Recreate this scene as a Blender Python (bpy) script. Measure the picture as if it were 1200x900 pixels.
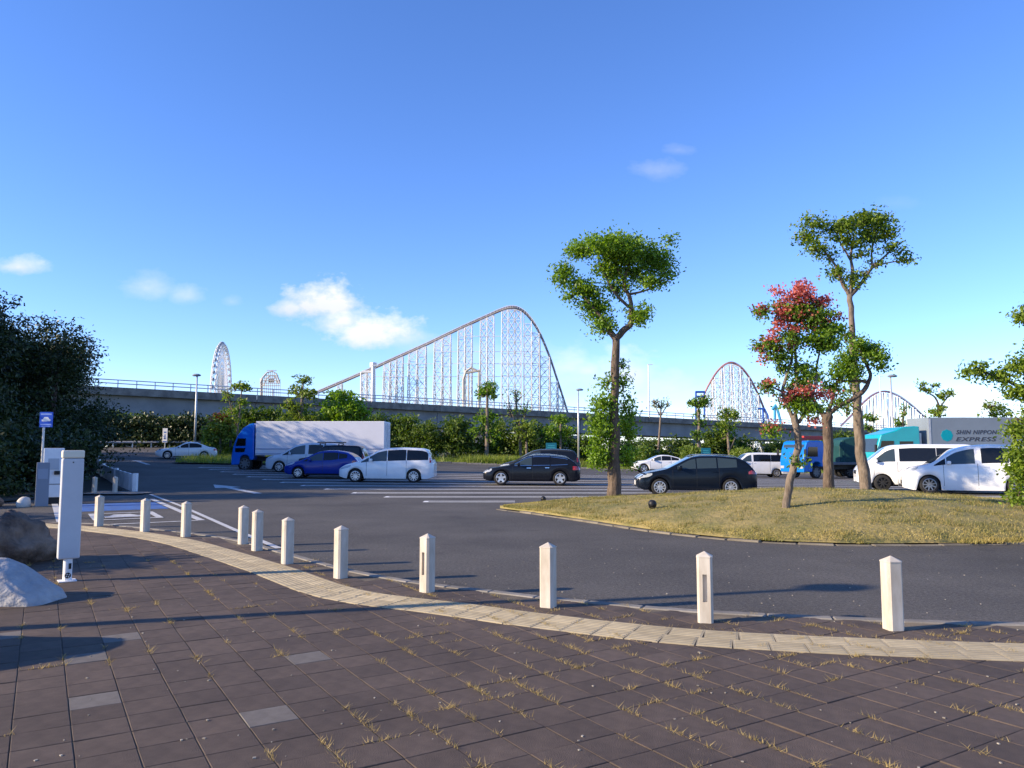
import bpy, bmesh, math, random
import numpy as np
from mathutils import Vector, Matrix
from mathutils.bvhtree import BVHTree

for o in list(bpy.data.objects):
    bpy.data.objects.remove(o)
SC = bpy.context.scene
COL = SC.collection
rnd = random.Random(7)
NR = np.random.default_rng(11)

# ------------------------------------------------------------------ camera
CAMH, F, PITCH = 1.70, 900.0, math.atan(77 / 900.0)
cam = bpy.data.cameras.new('camera')
cam.sensor_width = 36.0
cam.lens = 36.0 * F / 1200.0
cam.clip_start = 0.1
cam.clip_end = 20000
camo = bpy.data.objects.new('camera', cam)
camo.location = (0, 0, CAMH)
camo.rotation_euler = (math.pi / 2 + PITCH, 0, 0)
COL.objects.link(camo)
SC.camera = camo

# ------------------------------------------------------------------ sun, sky, exposure
SUN_EL = math.radians(21.5)
SUN_H = Vector((0.964, 0.266)).normalized()            # horizontal travel of the light
sun_v = Vector((SUN_H.x * math.cos(SUN_EL), SUN_H.y * math.cos(SUN_EL), -math.sin(SUN_EL)))
sl = bpy.data.lights.new('sun', 'SUN')
sl.energy = 4.8
sl.angle = math.radians(0.53)
sl.color = (1.0, 0.82, 0.58)
so = bpy.data.objects.new('sun', sl)
so.rotation_euler = sun_v.to_track_quat('-Z', 'Y').to_euler()
so.location = (-60, -20, 60)
COL.objects.link(so)

SC.view_settings.view_transform = 'Standard'
SC.view_settings.look = 'None'
SC.view_settings.gamma = 1.0
SC.view_settings.exposure = 0.86
SC.view_settings.use_curve_mapping = False
SC.cycles.max_bounces = 6
SC.cycles.diffuse_bounces = 3
SC.cycles.glossy_bounces = 3
SC.cycles.transmission_bounces = 3

world = bpy.data.worlds.new('World')
SC.world = world
world.use_nodes = True


def build_world():
    nt = world.node_tree
    N, L = nt.nodes, nt.links
    N.clear()
    out = N.new('ShaderNodeOutputWorld')
    bg = N.new('ShaderNodeBackground')
    bg.inputs['Strength'].default_value = 0.15
    sky = N.new('ShaderNodeTexSky')
    sky.sky_type = 'NISHITA'
    sky.sun_disc = False
    sky.sun_elevation = SUN_EL
    sky.sun_rotation = math.atan2(-SUN_H.x, -SUN_H.y)
    sky.altitude = 0
    sky.air_density = 0.85
    sky.dust_density = 0.0
    sky.ozone_density = 3.0
    hs = N.new('ShaderNodeHueSaturation')
    hs.inputs['Saturation'].default_value = 1.12
    hs.inputs['Value'].default_value = 1.0
    L.new(sky.outputs[0], hs.inputs['Color'])
    tint = N.new('ShaderNodeMix'); tint.data_type = 'RGBA'; tint.blend_type = 'MULTIPLY'
    tint.inputs[0].default_value = 1.0
    L.new(hs.outputs[0], tint.inputs[6])
    tint.inputs[7].default_value = (0.87, 0.875, 1.13, 1)

    def m(op, a, b=None, c=None, clamp=False):
        n = N.new('ShaderNodeMath'); n.operation = op; n.use_clamp = clamp
        for i, v in enumerate((a, b, c)):
            if v is None: continue
            if isinstance(v, (int, float)): n.inputs[i].default_value = v
            else: L.new(v, n.inputs[i])
        return n.outputs[0]

    tc = N.new('ShaderNodeTexCoord')
    sep = N.new('ShaderNodeSeparateXYZ')
    L.new(tc.outputs['Generated'], sep.inputs[0])
    dy = m('MAXIMUM', sep.outputs[1], 0.05)
    X = m('DIVIDE', sep.outputs[0], dy)
    Z = m('DIVIDE', sep.outputs[2], dy)
    cmb = N.new('ShaderNodeCombineXYZ')
    L.new(X, cmb.inputs[0]); L.new(m('MULTIPLY', Z, 1.5), cmb.inputs[1])

    def noise(scale, detail, rough=0.55, off=0.0):
        n = N.new('ShaderNodeTexNoise')
        n.inputs['Scale'].default_value = scale
        n.inputs['Detail'].default_value = detail
        n.inputs['Roughness'].default_value = rough
        mp = N.new('ShaderNodeMapping')
        mp.inputs['Location'].default_value = (off, off * 0.7, 0)
        L.new(cmb.outputs[0], mp.inputs[0]); L.new(mp.outputs[0], n.inputs['Vector'])
        return n.outputs[0]
    n1 = noise(14, 7, 0.6)
    n2 = noise(7, 3, 0.5, 3.1)
    n3 = noise(34, 6, 0.62, 7.7)
    ftot = None
    shade = None
    P = PITCH

    def uv(px, py):
        a, b = (px - 600) / F, (450 - py) / F
        yy = math.cos(P) - b * math.sin(P)
        zz = math.sin(P) + b * math.cos(P)
        return a / yy, zz / yy
    clouds = [  # px, py, half width, half height, density, edge softness
        (380, 356, 58, 34, 1.0, .34), (434, 392, 60, 33, 1.0, .36), (342, 362, 30, 16, .9, .5), (404, 378, 46, 26, .95, .5), (470, 398, 40, 22, .7, .7),
        (500, 408, 60, 16, .40, .8), (600, 425, 100, 36, .42, .9), (690, 445, 90, 36, .5, .9),
        (735, 440, 48, 42, .78, .6), (665, 432, 40, 30, .6, .7), (780, 455, 40, 26, .6, .7), (790, 464, 50, 18, .42, .8), (750, 472, 140, 18, .4, .9), (690, 436, 26, 15, .6, .6),
        (1132, 478, 54, 22, 1.0, .4), (1200, 488, 60, 12, .4, .6), (1080, 492, 80, 10, .3, .8),
        (22, 313, 38, 19, .8, .6), (172, 338, 38, 24, .5, .9), (219, 347, 24, 18, .5, .9), (272, 354, 15, 10, .35, .9),
        (772, 200, 34, 22, .34, .9), (795, 176, 26, 12, .28, .9), (1050, 238, 40, 12, .08, .9)]
    for i, (px, py, hw, hh, den, soft) in enumerate(clouds):
        x0, z0 = uv(px, py)
        a, b = hw / F, hh / F
        dx = m('DIVIDE', m('SUBTRACT', X, x0), a)
        dz = m('DIVIDE', m('SUBTRACT', Z, z0), b)
        dzs = m('MULTIPLY', dz, m('ADD', 1.0, m('MULTIPLY', m('LESS_THAN', dz, 0.0), 0.55)))
        r = m('SQRT', m('ADD', m('MULTIPLY', dx, dx), m('MULTIPLY', dzs, dzs)))
        v = m('SUBTRACT', 0.98, r)
        v = m('ADD', v, m('MULTIPLY', m('SUBTRACT', n1, 0.5), 1.9))
        v = m('ADD', v, m('MULTIPLY', m('SUBTRACT', n3, 0.5), .8))
        v = m('DIVIDE', v, soft * 1.7, clamp=True)
        v = m('MULTIPLY', v, den)
        sh = m('MULTIPLY', v, m('MULTIPLY_ADD', dz, 0.42, 0.62, clamp=True))
        ftot = v if ftot is None else m('MAXIMUM', ftot, v)
        shade = sh if shade is None else m('MAXIMUM', shade, sh)
    front = m('GREATER_THAN', sep.outputs[1], 0.06)
    ftot = m('MULTIPLY', ftot, front)
    ftot = m('MULTIPLY', ftot, 0.93)
    shr = m('DIVIDE', shade, m('MAXIMUM', ftot, 0.02), clamp=True)
    shr = m('ADD', m('MULTIPLY', shr, 0.85), m('MULTIPLY', m('SUBTRACT', n2, 0.5), 0.9), clamp=True)
    cr = N.new('ShaderNodeMix'); cr.data_type = 'RGBA'
    L.new(shr, cr.inputs[0])
    cr.inputs[6].default_value = (2.5, 2.75, 3.5, 1)
    cr.inputs[7].default_value = (4.9, 4.75, 4.8, 1)
    mx = N.new('ShaderNodeMix'); mx.data_type = 'RGBA'
    L.new(ftot, mx.inputs[0])
    L.new(tint.outputs[2], mx.inputs[6])
    L.new(cr.outputs[2], mx.inputs[7])
    L.new(mx.outputs[2], bg.inputs['Color'])
    L.new(bg.outputs[0], out.inputs[0])


build_world()

# ------------------------------------------------------------------ pixel helpers (direction only; depth comes from the ground)


def gz(x, y):
    """height of the ground: a car park that climbs gently to the far left and falls to the far right"""
    a = min(.034, max(-.016, .02 - (x + 20) * .00089))
    return a * min(60.0, max(0.0, y - 30.0))


def ray(px, py):
    a, b = (px - 600) / F, (450 - py) / F
    v = Vector((a, math.cos(PITCH) - b * math.sin(PITCH), math.sin(PITCH) + b * math.cos(PITCH)))
    return v / v.y


def P(px, py, d):
    v = ray(px, py)
    return Vector((v.x * d, d, CAMH + v.z * d))


def G(px, py, h=0.0):
    """point of the ground seen at a pixel"""
    v = ray(px, py)
    d = 2.0
    while d < 400:
        z = CAMH + v.z * d
        if z <= gz(v.x * d, d) + h:
            break
        d += 0.02
    return Vector((v.x * d, d, gz(v.x * d, d) + h))


def on_ground(px, d):
    """foot of a thing standing at depth d in the column px"""
    x = (px - 600) / F * d * 0.9965
    return Vector((x, d, gz(x, d)))


# ------------------------------------------------------------------ object helpers
def tag(o, label=None, cat=None, group=None, kind=None):
    if label: o['label'] = label
    if cat: o['category'] = cat
    if group: o['group'] = group
    if kind: o['kind'] = kind
    return o


def thing(name, label, cat, loc=(0, 0, 0), rz=0.0, group=None):
    o = bpy.data.objects.new(name, None)
    o.empty_display_size = 0.3
    o.location = loc
    o.rotation_euler = (0, 0, rz)
    COL.objects.link(o)
    return tag(o, label, cat, group)


def link(name, me, mat=None, parent=None, loc=None, rz=None):
    o = bpy.data.objects.new(name, me)
    if mat is not None and len(me.materials) == 0:
        me.materials.append(mat)
    COL.objects.link(o)
    if parent is not None: o.parent = parent
    if loc is not None: o.location = loc
    if rz is not None: o.rotation_euler = (0, 0, rz)
    return o


def copy_tree(o, parent=None):
    c = o.copy()
    COL.objects.link(c)
    c.parent = parent
    for ch in list(o.children):
        copy_tree(ch, c)
    return c


class MB:
    def __init__(s):
        s.v, s.f = [], []

    def add(s, verts, faces):
        k = len(s.v)
        s.v.extend([tuple(p) for p in verts])
        s.f.extend([tuple(i + k for i in f) for f in faces])
        return s

    def box(s, c, size, rz=0.0, taper=1.0):
        sx, sy, sz = size[0] / 2, size[1] / 2, size[2] / 2
        co, si = math.cos(rz), math.sin(rz)
        vs = []
        for z, t in ((-sz, 1.0), (sz, taper)):
            for x, y in ((-sx, -sy), (sx, -sy), (sx, sy), (-sx, sy)):
                x2, y2 = x * t, y * t
                vs.append((c[0] + x2 * co - y2 * si, c[1] + x2 * si + y2 * co, c[2] + z))
        return s.add(vs, [(0, 3, 2, 1), (4, 5, 6, 7), (0, 1, 5, 4), (1, 2, 6, 5), (2, 3, 7, 6), (3, 0, 4, 7)])

    def tube(s, pts, rad, n=8, caps=True):
        pts = [Vector(p) for p in pts]
        if not hasattr(rad, '__len__'): rad = [rad] * len(pts)
        vs, fs = [], []
        ref = None
        for i, p in enumerate(pts):
            t = (pts[min(i + 1, len(pts) - 1)] - pts[max(i - 1, 0)])
            t = t.normalized() if t.length > 1e-9 else Vector((0, 0, 1))
            if ref is None:
                ref = Vector((1, 0, 0)) if abs(t.x) < .8 else Vector((0, 1, 0))
            u = (ref - t * ref.dot(t)).normalized()
            ref = u
            w = t.cross(u)
            for k in range(n):
                a = 2 * math.pi * (k + .5) / n
                vs.append(p + (u * math.cos(a) + w * math.sin(a)) * rad[i])
        for i in range(len(pts) - 1):
            for k in range(n):
                k2 = (k + 1) % n
                fs.append((i * n + k, i * n + k2, (i + 1) * n + k2, (i + 1) * n + k))
        if caps:
            fs.append(tuple(reversed(range(n))))
            fs.append(tuple((len(pts) - 1) * n + k for k in range(n)))
        return s.add(vs, fs)

    def lathe(s, prof, n=24, axis='y', c=(0, 0, 0)):
        vs, fs = [], []
        for (r, h) in prof:
            for k in range(n):
                a = 2 * math.pi * k / n
                if axis == 'y': vs.append((c[0] + r * math.cos(a), c[1] + h, c[2] + r * math.sin(a)))
                else: vs.append((c[0] + r * math.cos(a), c[1] + r * math.sin(a), c[2] + h))
        m = len(prof)
        for i in range(m - 1):
            for k in range(n):
                k2 = (k + 1) % n
                fs.append((i * n + k, i * n + k2, (i + 1) * n + k2, (i + 1) * n + k))
        return s.add(vs, fs)

    def prism(s, prof, y0, y1, inset=0.0):
        """side profile (x,z) extruded over y; inset shrinks the two ends"""
        n = len(prof)
        vs = [(x, y0, z) for x, z in prof] + [(x, y1, z) for x, z in prof]
        fs = [tuple(range(n)), tuple(reversed(range(n, 2 * n)))]
        for i in range(n):
            j = (i + 1) % n
            fs.append((i, i + n, j + n, j))
        return s.add(vs, fs)

    def mesh(s, name='m', smooth=False, bevel=0.0, seg=2, fix=True):
        me = bpy.data.meshes.new(name)
        me.from_pydata(s.v, [], s.f)
        if fix or bevel > 0:
            bm = bmesh.new(); bm.from_mesh(me)
            bmesh.ops.recalc_face_normals(bm, faces=bm.faces)
            if bevel > 0:
                ed = [e for e in bm.edges if len(e.link_faces) == 2 and e.calc_face_angle(0) > .5]
                bmesh.ops.bevel(bm, geom=ed, offset=bevel, segments=seg, affect='EDGES', profile=.5)
            bm.to_mesh(me); bm.free()
        if smooth:
            me.polygons.foreach_set('use_smooth', [True] * len(me.polygons))
        return me

    def build(s, name, mat, parent=None, smooth=False, bevel=0.0, loc=None, rz=None, seg=2):
        return link(name, s.mesh(name, smooth, bevel, seg), mat, parent, loc, rz)


def np_mesh(name, V, Fq):
    """fast mesh from arrays (all faces with the same vertex count)"""
    me = bpy.data.meshes.new(name)
    n, k = Fq.shape
    me.vertices.add(len(V)); me.vertices.foreach_set('co', V.astype(np.float32).ravel())
    me.loops.add(n * k); me.loops.foreach_set('vertex_index', Fq.astype(np.int32).ravel())
    me.polygons.add(n)
    me.polygons.foreach_set('loop_start', np.arange(0, n * k, k, dtype=np.int32))
    try:
        me.polygons.foreach_set('loop_total', np.full(n, k, dtype=np.int32))
    except Exception:
        pass
    me.update(calc_edges=True)
    return me


# ------------------------------------------------------------------ materials
MATS = {}


def mat(name, col, rough=.8, spec=.3, metal=0.0, coat=0.0, var=0.0, vscale=4.0, col2=None, bump=0.0, bscale=60.0,
        detail=5, obj_var=0.0, island=0.0, emit=None, bdist=.02, stretch=None, wear=0.0):
    if name in MATS: return MATS[name]
    m = bpy.data.materials.new(name); m.use_nodes = True
    nt = m.node_tree; N, L = nt.nodes, nt.links
    b = N['Principled BSDF']
    b.inputs['Roughness'].default_value = rough
    b.inputs['Specular IOR Level'].default_value = spec
    b.inputs['Metallic'].default_value = metal
    b.inputs['Coat Weight'].default_value = coat
    b.inputs['Coat Roughness'].default_value = .05
    c4 = (*col, 1)
    b.inputs['Base Color'].default_value = c4
    tc0 = N.new('ShaderNodeTexCoord')
    class tc: outputs = {'Object': tc0.outputs['Object']}
    if stretch:
        mp_ = N.new('ShaderNodeMapping'); mp_.inputs['Scale'].default_value = stretch
        L.new(tc0.outputs['Object'], mp_.inputs[0]); tc.outputs = {'Object': mp_.outputs[0]}
    src = None
    if var > 0 or col2 is not None:
        nz = N.new('ShaderNodeTexNoise'); nz.inputs['Scale'].default_value = vscale
        nz.inputs['Detail'].default_value = detail; nz.inputs['Roughness'].default_value = .62
        L.new(tc.outputs['Object'], nz.inputs['Vector'])
        rp = N.new('ShaderNodeValToRGB')
        rp.color_ramp.elements[0].position = .33; rp.color_ramp.elements[1].position = .68
        lo = col2 if col2 is not None else tuple(c * (1 - var) for c in col)
        rp.color_ramp.elements[0].color = (*lo, 1)
        rp.color_ramp.elements[1].color = c4 if col2 is not None else (*[min(1, c * (1 + var)) for c in col], 1)
        L.new(nz.outputs[0], rp.inputs[0])
        src = rp.outputs[0]
    if obj_var > 0 or island > 0:
        hs = N.new('ShaderNodeHueSaturation')
        if src is not None: L.new(src, hs.inputs['Color'])
        else: hs.inputs['Color'].default_value = c4
        ad = N.new('ShaderNodeMath'); ad.operation = 'ADD'; ad.inputs[0].default_value = 0; ad.inputs[1].default_value = 0
        oi = N.new('ShaderNodeObjectInfo'); L.new(oi.outputs['Random'], ad.inputs[0])
        if island > 0:
            ge = N.new('ShaderNodeNewGeometry'); L.new(ge.outputs['Random Per Island'], ad.inputs[1])
        fr = N.new('ShaderNodeMath'); fr.operation = 'FRACT'; L.new(ad.outputs[0], fr.inputs[0])
        mr = N.new('ShaderNodeMapRange'); k = max(obj_var, island)
        mr.inputs['To Min'].default_value = 1 - k; mr.inputs['To Max'].default_value = 1 + k
        L.new(fr.outputs[0], mr.inputs['Value']); L.new(mr.outputs[0], hs.inputs['Value'])
        src = hs.outputs[0]
    if wear > 0:            # broad stains that run on across neighbouring pieces
        gp_ = N.new('ShaderNodeNewGeometry'); wn = N.new('ShaderNodeTexNoise'); wn.inputs['Scale'].default_value = .9; wn.inputs['Detail'].default_value = 7
        wn.inputs['Roughness'].default_value = .65
        L.new(gp_.outputs['Position'], wn.inputs['Vector'])
        wr_ = N.new('ShaderNodeMapRange'); wr_.inputs['From Min'].default_value = .3; wr_.inputs['From Max'].default_value = .7
        wr_.inputs['To Min'].default_value = 1 - wear; wr_.inputs['To Max'].default_value = 1 + wear
        L.new(wn.outputs[0], wr_.inputs['Value'])
        h2_ = N.new('ShaderNodeHueSaturation'); L.new(wr_.outputs[0], h2_.inputs['Value'])
        if src is not None: L.new(src, h2_.inputs['Color'])
        else: h2_.inputs['Color'].default_value = c4
        src = h2_.outputs[0]
    if src is not None: L.new(src, b.inputs['Base Color'])
    if bump > 0:
        nb = N.new('ShaderNodeTexNoise'); nb.inputs['Scale'].default_value = bscale; nb.inputs['Detail'].default_value = 7
        L.new(tc.outputs['Object'], nb.inputs['Vector'])
        bp = N.new('ShaderNodeBump'); bp.inputs['Strength'].default_value = bump; bp.inputs['Distance'].default_value = bdist
        L.new(nb.outputs[0], bp.inputs['Height']); L.new(bp.outputs[0], b.inputs['Normal'])
    if emit:
        b.inputs['Emission Color'].default_value = (*emit[:3], 1); b.inputs['Emission Strength'].default_value = emit[3]
    MATS[name] = m
    return m


def leaf_mat(name, c1, c2, trans=.3, patch=0.0):
    if name in MATS: return MATS[name]
    m = bpy.data.materials.new(name); m.use_nodes = True
    nt = m.node_tree; N, L = nt.nodes, nt.links
    b = N['Principled BSDF']; out = N['Material Output']
    b.inputs['Roughness'].default_value = .5
    b.inputs['Specular IOR Level'].default_value = .35
    ge = N.new('ShaderNodeNewGeometry'); rp = N.new('ShaderNodeValToRGB')
    rp.color_ramp.elements[0].color = (*c1, 1); rp.color_ramp.elements[1].color = (*c2, 1)
    oi = N.new('ShaderNodeObjectInfo')
    ad = N.new('ShaderNodeMath'); ad.operation = 'MULTIPLY_ADD'; ad.inputs[1].default_value = .35; ad.inputs[2].default_value = -.12
    ad2 = N.new('ShaderNodeMath'); ad2.operation = 'ADD'
    L.new(oi.outputs['Random'], ad.inputs[0]); L.new(ad.outputs[0], ad2.inputs[0]); L.new(ge.outputs['Random Per Island'], ad2.inputs[1])
    L.new(ad2.outputs[0], rp.inputs[0])
    if patch > 0:
        tc = N.new('ShaderNodeTexCoord'); nz = N.new('ShaderNodeTexNoise'); nz.inputs['Scale'].default_value = patch; nz.inputs['Detail'].default_value = 6
        L.new(tc.outputs['Object'], nz.inputs['Vector'])
        ad3 = N.new('ShaderNodeMath'); ad3.operation = 'MULTIPLY_ADD'; ad3.inputs[1].default_value = 3.2; ad3.inputs[2].default_value = -1.6
        ad4 = N.new('ShaderNodeMath'); ad4.operation = 'ADD'
        L.new(nz.outputs[0], ad3.inputs[0]); L.new(ad3.outputs[0], ad4.inputs[0]); L.new(ad2.outputs[0], ad4.inputs[1]); L.new(ad4.outputs[0], rp.inputs[0])
    L.new(rp.outputs[0], b.inputs['Base Color'])
    tr = N.new('ShaderNodeBsdfTranslucent'); mx = N.new('ShaderNodeMixShader'); mx.inputs[0].default_value = trans
    hs = N.new('ShaderNodeHueSaturation'); hs.inputs['Saturation'].default_value = 1.2; hs.inputs['Value'].default_value = 1.5
    L.new(rp.outputs[0], hs.inputs['Color']); L.new(hs.outputs[0], tr.inputs['Color'])
    L.new(b.outputs[0], mx.inputs[1]); L.new(tr.outputs[0], mx.inputs[2]); L.new(mx.outputs[0], out.inputs['Surface'])
    MATS[name] = m
    return m


def asphalt_mat():
    m = bpy.data.materials.new('asphalt'); m.use_nodes = True
    nt = m.node_tree; N, L = nt.nodes, nt.links
    b = N['Principled BSDF']; b.inputs['Roughness'].default_value = .85; b.inputs['Specular IOR Level'].default_value = .3
    tc = N.new('ShaderNodeTexCoord')

    def nz(s, d, r=.6):
        n = N.new('ShaderNodeTexNoise'); n.inputs['Scale'].default_value = s; n.inputs['Detail'].default_value = d
        n.inputs['Roughness'].default_value = r; L.new(tc.outputs['Object'], n.inputs['Vector']); return n.outputs[0]

    def ramp(v, p0, c0, p1, c1):
        r = N.new('ShaderNodeValToRGB'); r.color_ramp.elements[0].position = p0; r.color_ramp.elements[1].position = p1
        r.color_ramp.elements[0].color = (*c0, 1); r.color_ramp.elements[1].color = (*c1, 1); L.new(v, r.inputs[0]); return r.outputs[0]

    def mix(t, f, a, c):
        x = N.new('ShaderNodeMix'); x.data_type = 'RGBA'; x.blend_type = t
        if isinstance(f, float): x.inputs[0].default_value = f
        else: L.new(f, x.inputs[0])
        for i, v in ((6, a), (7, c)):
            if isinstance(v, tuple): x.inputs[i].default_value = v
            else: L.new(v, x.inputs[i])
        return x.outputs[2]
    base = ramp(nz(.30, 8, .65), .32, (.062, .056, .049), .68, (.110, .100, .087))
    fine = ramp(nz(70, 4, .8), .34, (.45, .45, .45), .66, (1.6, 1.6, 1.6))
    c = mix('MULTIPLY', 1.0, base, fine)
    mid = ramp(nz(23, 4, .75), .36, (.62, .62, .62), .66, (1.42, 1.42, 1.42))
    c = mix('MULTIPLY', 1.0, c, mid)
    stain = ramp(nz(.95, 5, .6), .60, (1, 1, 1), .74, (.66, .66, .66))
    c = mix('MULTIPLY', 1.0, c, stain)
    vo = N.new('ShaderNodeTexVoronoi'); vo.inputs['Scale'].default_value = 26
    L.new(tc.outputs['Object'], vo.inputs['Vector'])
    sp = ramp(vo.outputs['Distance'], .10, (1, 1, 1), .2, (0, 0, 0))
    gate = ramp(nz(31, 2), .56, (0, 0, 0), .66, (1, 1, 1))
    spg = mix('MULTIPLY', 1.0, sp, gate)
    c = mix('MIX', spg, c, (.26, .245, .225, 1))
    L.new(c, b.inputs['Base Color'])
    bp = N.new('ShaderNodeBump'); bp.inputs['Strength'].default_value = .5; bp.inputs['Distance'].default_value = .012
    L.new(nz(120, 3), bp.inputs['Height']); L.new(bp.outputs[0], b.inputs['Normal'])
    return m


def paint(name, col, rough=.28):
    dk = max(col) < .05
    return mat('paint_' + name, col, rough=.22 if dk else rough, spec=.22 if dk else .5, coat=.12 if dk else .6, var=.06, vscale=1.2)


M_asph = asphalt_mat()
M_soil = mat('soil_green', (.075, .095, .03), .95, col2=(.10, .085, .05), vscale=.6)
M_lawn = mat('dry_lawn', (.36, .275, .11), .95, col2=(.14, .14, .045), vscale=1.1, detail=12, bump=.8, bscale=9, bdist=.05)
M_joint = mat('sandy_joint', (.21, .17, .115), .95, col2=(.05, .042, .036), vscale=1.7, bump=.2)
M_tile = mat('brown_paver', (.110, .080, .060), .8, col2=(.076, .056, .043), vscale=9, detail=8, bump=.35, bscale=120, obj_var=.13, island=.13, wear=.24)
M_tileg = mat('grey_paver', (.175, .155, .135), .85, col2=(.13, .115, .10), vscale=10, bump=.25, bscale=160, obj_var=.1)
M_tact = mat('tactile_yellow', (.44, .37, .24), .85, col2=(.31, .26, .17), vscale=3.5, detail=8, obj_var=.10, wear=.16)
M_kerb = mat('kerb_concrete', (.27, .25, .22), .9, col2=(.16, .145, .125), vscale=5, detail=8, obj_var=.1, bump=.2)
M_conc = mat('viaduct_concrete', (.33, .33, .33), .9, col2=(.22, .225, .23), vscale=.35, detail=8)
M_concd = mat('parapet_concrete', (.27, .25, .22), .95, col2=(.13, .12, .11), vscale=1.1, detail=9)
M_line = mat('road_paint', (.62, .62, .60), .8, col2=(.36, .36, .36), vscale=7, detail=8)
M_bluep = mat('blue_road_paint', (.05, .16, .46), .8, col2=(.06, .10, .22), vscale=4, detail=8)
M_boll = mat('bollard_paint', (.60, .55, .47), .55, col2=(.44, .38, .30), vscale=9, detail=10, stretch=(1, 1, .3), wear=.10)
M_dark = mat('black_plastic', (.018, .018, .02), .5)
M_tyre = mat('tyre_rubber', (.022, .022, .023), .8)
M_rim = mat('alloy_rim', (.62, .63, .65), .3, spec=.5, metal=.7)
M_steel = mat('galvanised_steel', (.55, .55, .54), .45, metal=.5, var=.12)
M_white = mat('white_steel', (.74, .74, .74), .5, var=.06)
M_glass = mat('tinted_glass', (.008, .009, .011), .05, spec=.35, coat=.1)
M_glassl = mat('clear_glass', (.035, .052, .058), .05, spec=.5, coat=.25)
M_lamp = mat('lamp_lens', (.40, .43, .46), .12, spec=.6, coat=.8)
M_red = mat('red_lens', (.42, .012, .015), .15, spec=.6, coat=.8)
M_chrome = mat('chrome', (.75, .75, .76), .18, metal=1.0)
M_plate = mat('plate_white', (.75, .75, .72), .5)
M_bark = mat('bark', (.175, .13, .095), .95, col2=(.06, .044, .033), vscale=9, detail=10, bump=1.0, bscale=14, bdist=.05, stretch=(1, 1, .35))
M_barkl = mat('pale_bark', (.245, .195, .15), .9, col2=(.105, .082, .062), vscale=8, detail=10, bump=.9, bscale=14, bdist=.04, stretch=(1, 1, .4))
M_barkd = mat('dark_bark', (.07, .05, .04), .95, var=.3)
L_green = leaf_mat('leaf_green', (.030, .085, .010), (.23, .36, .036), .42)
L_olive = leaf_mat('leaf_olive', (.042, .095, .012), (.28, .37, .042), .42)
L_wood_shaded = leaf_mat('leaf_wood_shaded', (.012, .026, .006), (.042, .064, .012), .06)  # very dark leaves: the wood's shade is put into the colour
L_hedge = leaf_mat('leaf_hedge', (.028, .062, .010), (.13, .19, .028), .3)
L_light = leaf_mat('leaf_light', (.07, .13, .02), (.22, .28, .05), .35)
L_red = leaf_mat('blossom_red', (.34, .06, .055), (.60, .20, .155), .3)
L_rust = leaf_mat('leaf_rust', (.16, .05, .015), (.26, .12, .03), .3)
L_dry = leaf_mat('grass_dry', (.28, .20, .07), (.50, .38, .16), .3)
L_lawn = leaf_mat('grass_lawn', (.15, .16, .034), (.46, .37, .13), .3, .9)
L_verge = leaf_mat('grass_verge', (.10, .17, .025), (.30, .34, .07), .35)


# ------------------------------------------------------------------ ground sheets
def sheet(name, poly, dz, m, parent=None, cell=True):
    bm = bmesh.new()
    vs = [bm.verts.new((x, y, 0)) for x, y in poly]
    bm.faces.new(vs)
    ys = [p[1] for p in poly]; xs = [p[0] for p in poly]
    if cell and max(ys) > 30:
        for yy in [30 + 3 * i for i in range(0, 22)]:
            if min(ys) < yy < max(ys):
                bmesh.ops.bisect_plane(bm, geom=bm.verts[:] + bm.edges[:] + bm.faces[:], plane_co=(0, yy, 0), plane_no=(0, 1, 0))
        for xx in [-35.73 + 4.045 * i for i in range(0, 15)]:
            if min(xs) < xx < max(xs):
                bmesh.ops.bisect_plane(bm, geom=bm.verts[:] + bm.edges[:] + bm.faces[:], plane_co=(xx, 0, 0), plane_no=(1, 0, 0))
    bmesh.ops.triangulate(bm, faces=bm.faces)
    for v in bm.verts:
        v.co.z = gz(v.co.x, v.co.y) + dz
    bmesh.ops.recalc_face_normals(bm, faces=bm.faces)
    if bm.faces and sum(f.normal.z for f in bm.faces) < 0:
        bmesh.ops.reverse_faces(bm, faces=bm.faces)
    me = bpy.data.meshes.new(name); bm.to_mesh(me); bm.free()
    return link(name, me, m, parent)


tag(sheet('ground', [(-2500, -300), (2500, -300), (2500, 6000), (-2500, 6000)], -.12, M_soil), kind='structure')
lot = tag(sheet('parking_lot', [(-62, -8), (70, -8), (70, 92), (-62, 92)], 0.0, M_asph), kind='structure')


def smooth_line(pts, step):
    """Catmull-Rom through points, resampled evenly"""
    p = [Vector((a[0], a[1])) for a in pts]
    p = [p[0] * 2 - p[1]] + p + [p[-1] * 2 - p[-2]]
    dense = []
    for i in range(1, len(p) - 2):
        for k in range(40):
            t = k / 40
            dense.append(.5 * ((2 * p[i]) + (p[i + 1] - p[i - 1]) * t + (2 * p[i - 1] - 5 * p[i] + 4 * p[i + 1] - p[i + 2]) * t * t
                               + (3 * p[i] - p[i - 1] - 3 * p[i + 1] + p[i + 2]) * t ** 3))
    dense.append(p[-2])
    out, acc = [dense[0].copy()], 0.0
    for a, b in zip(dense, dense[1:]):
        seg = (b - a).length
        while acc + seg >= step and seg > 1e-9:
            r = (step - acc) / seg
            a = a + (b - a) * r
            out.append(a.copy())
            seg = (b - a).length; acc = 0.0
        acc += seg
    return out


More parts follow.
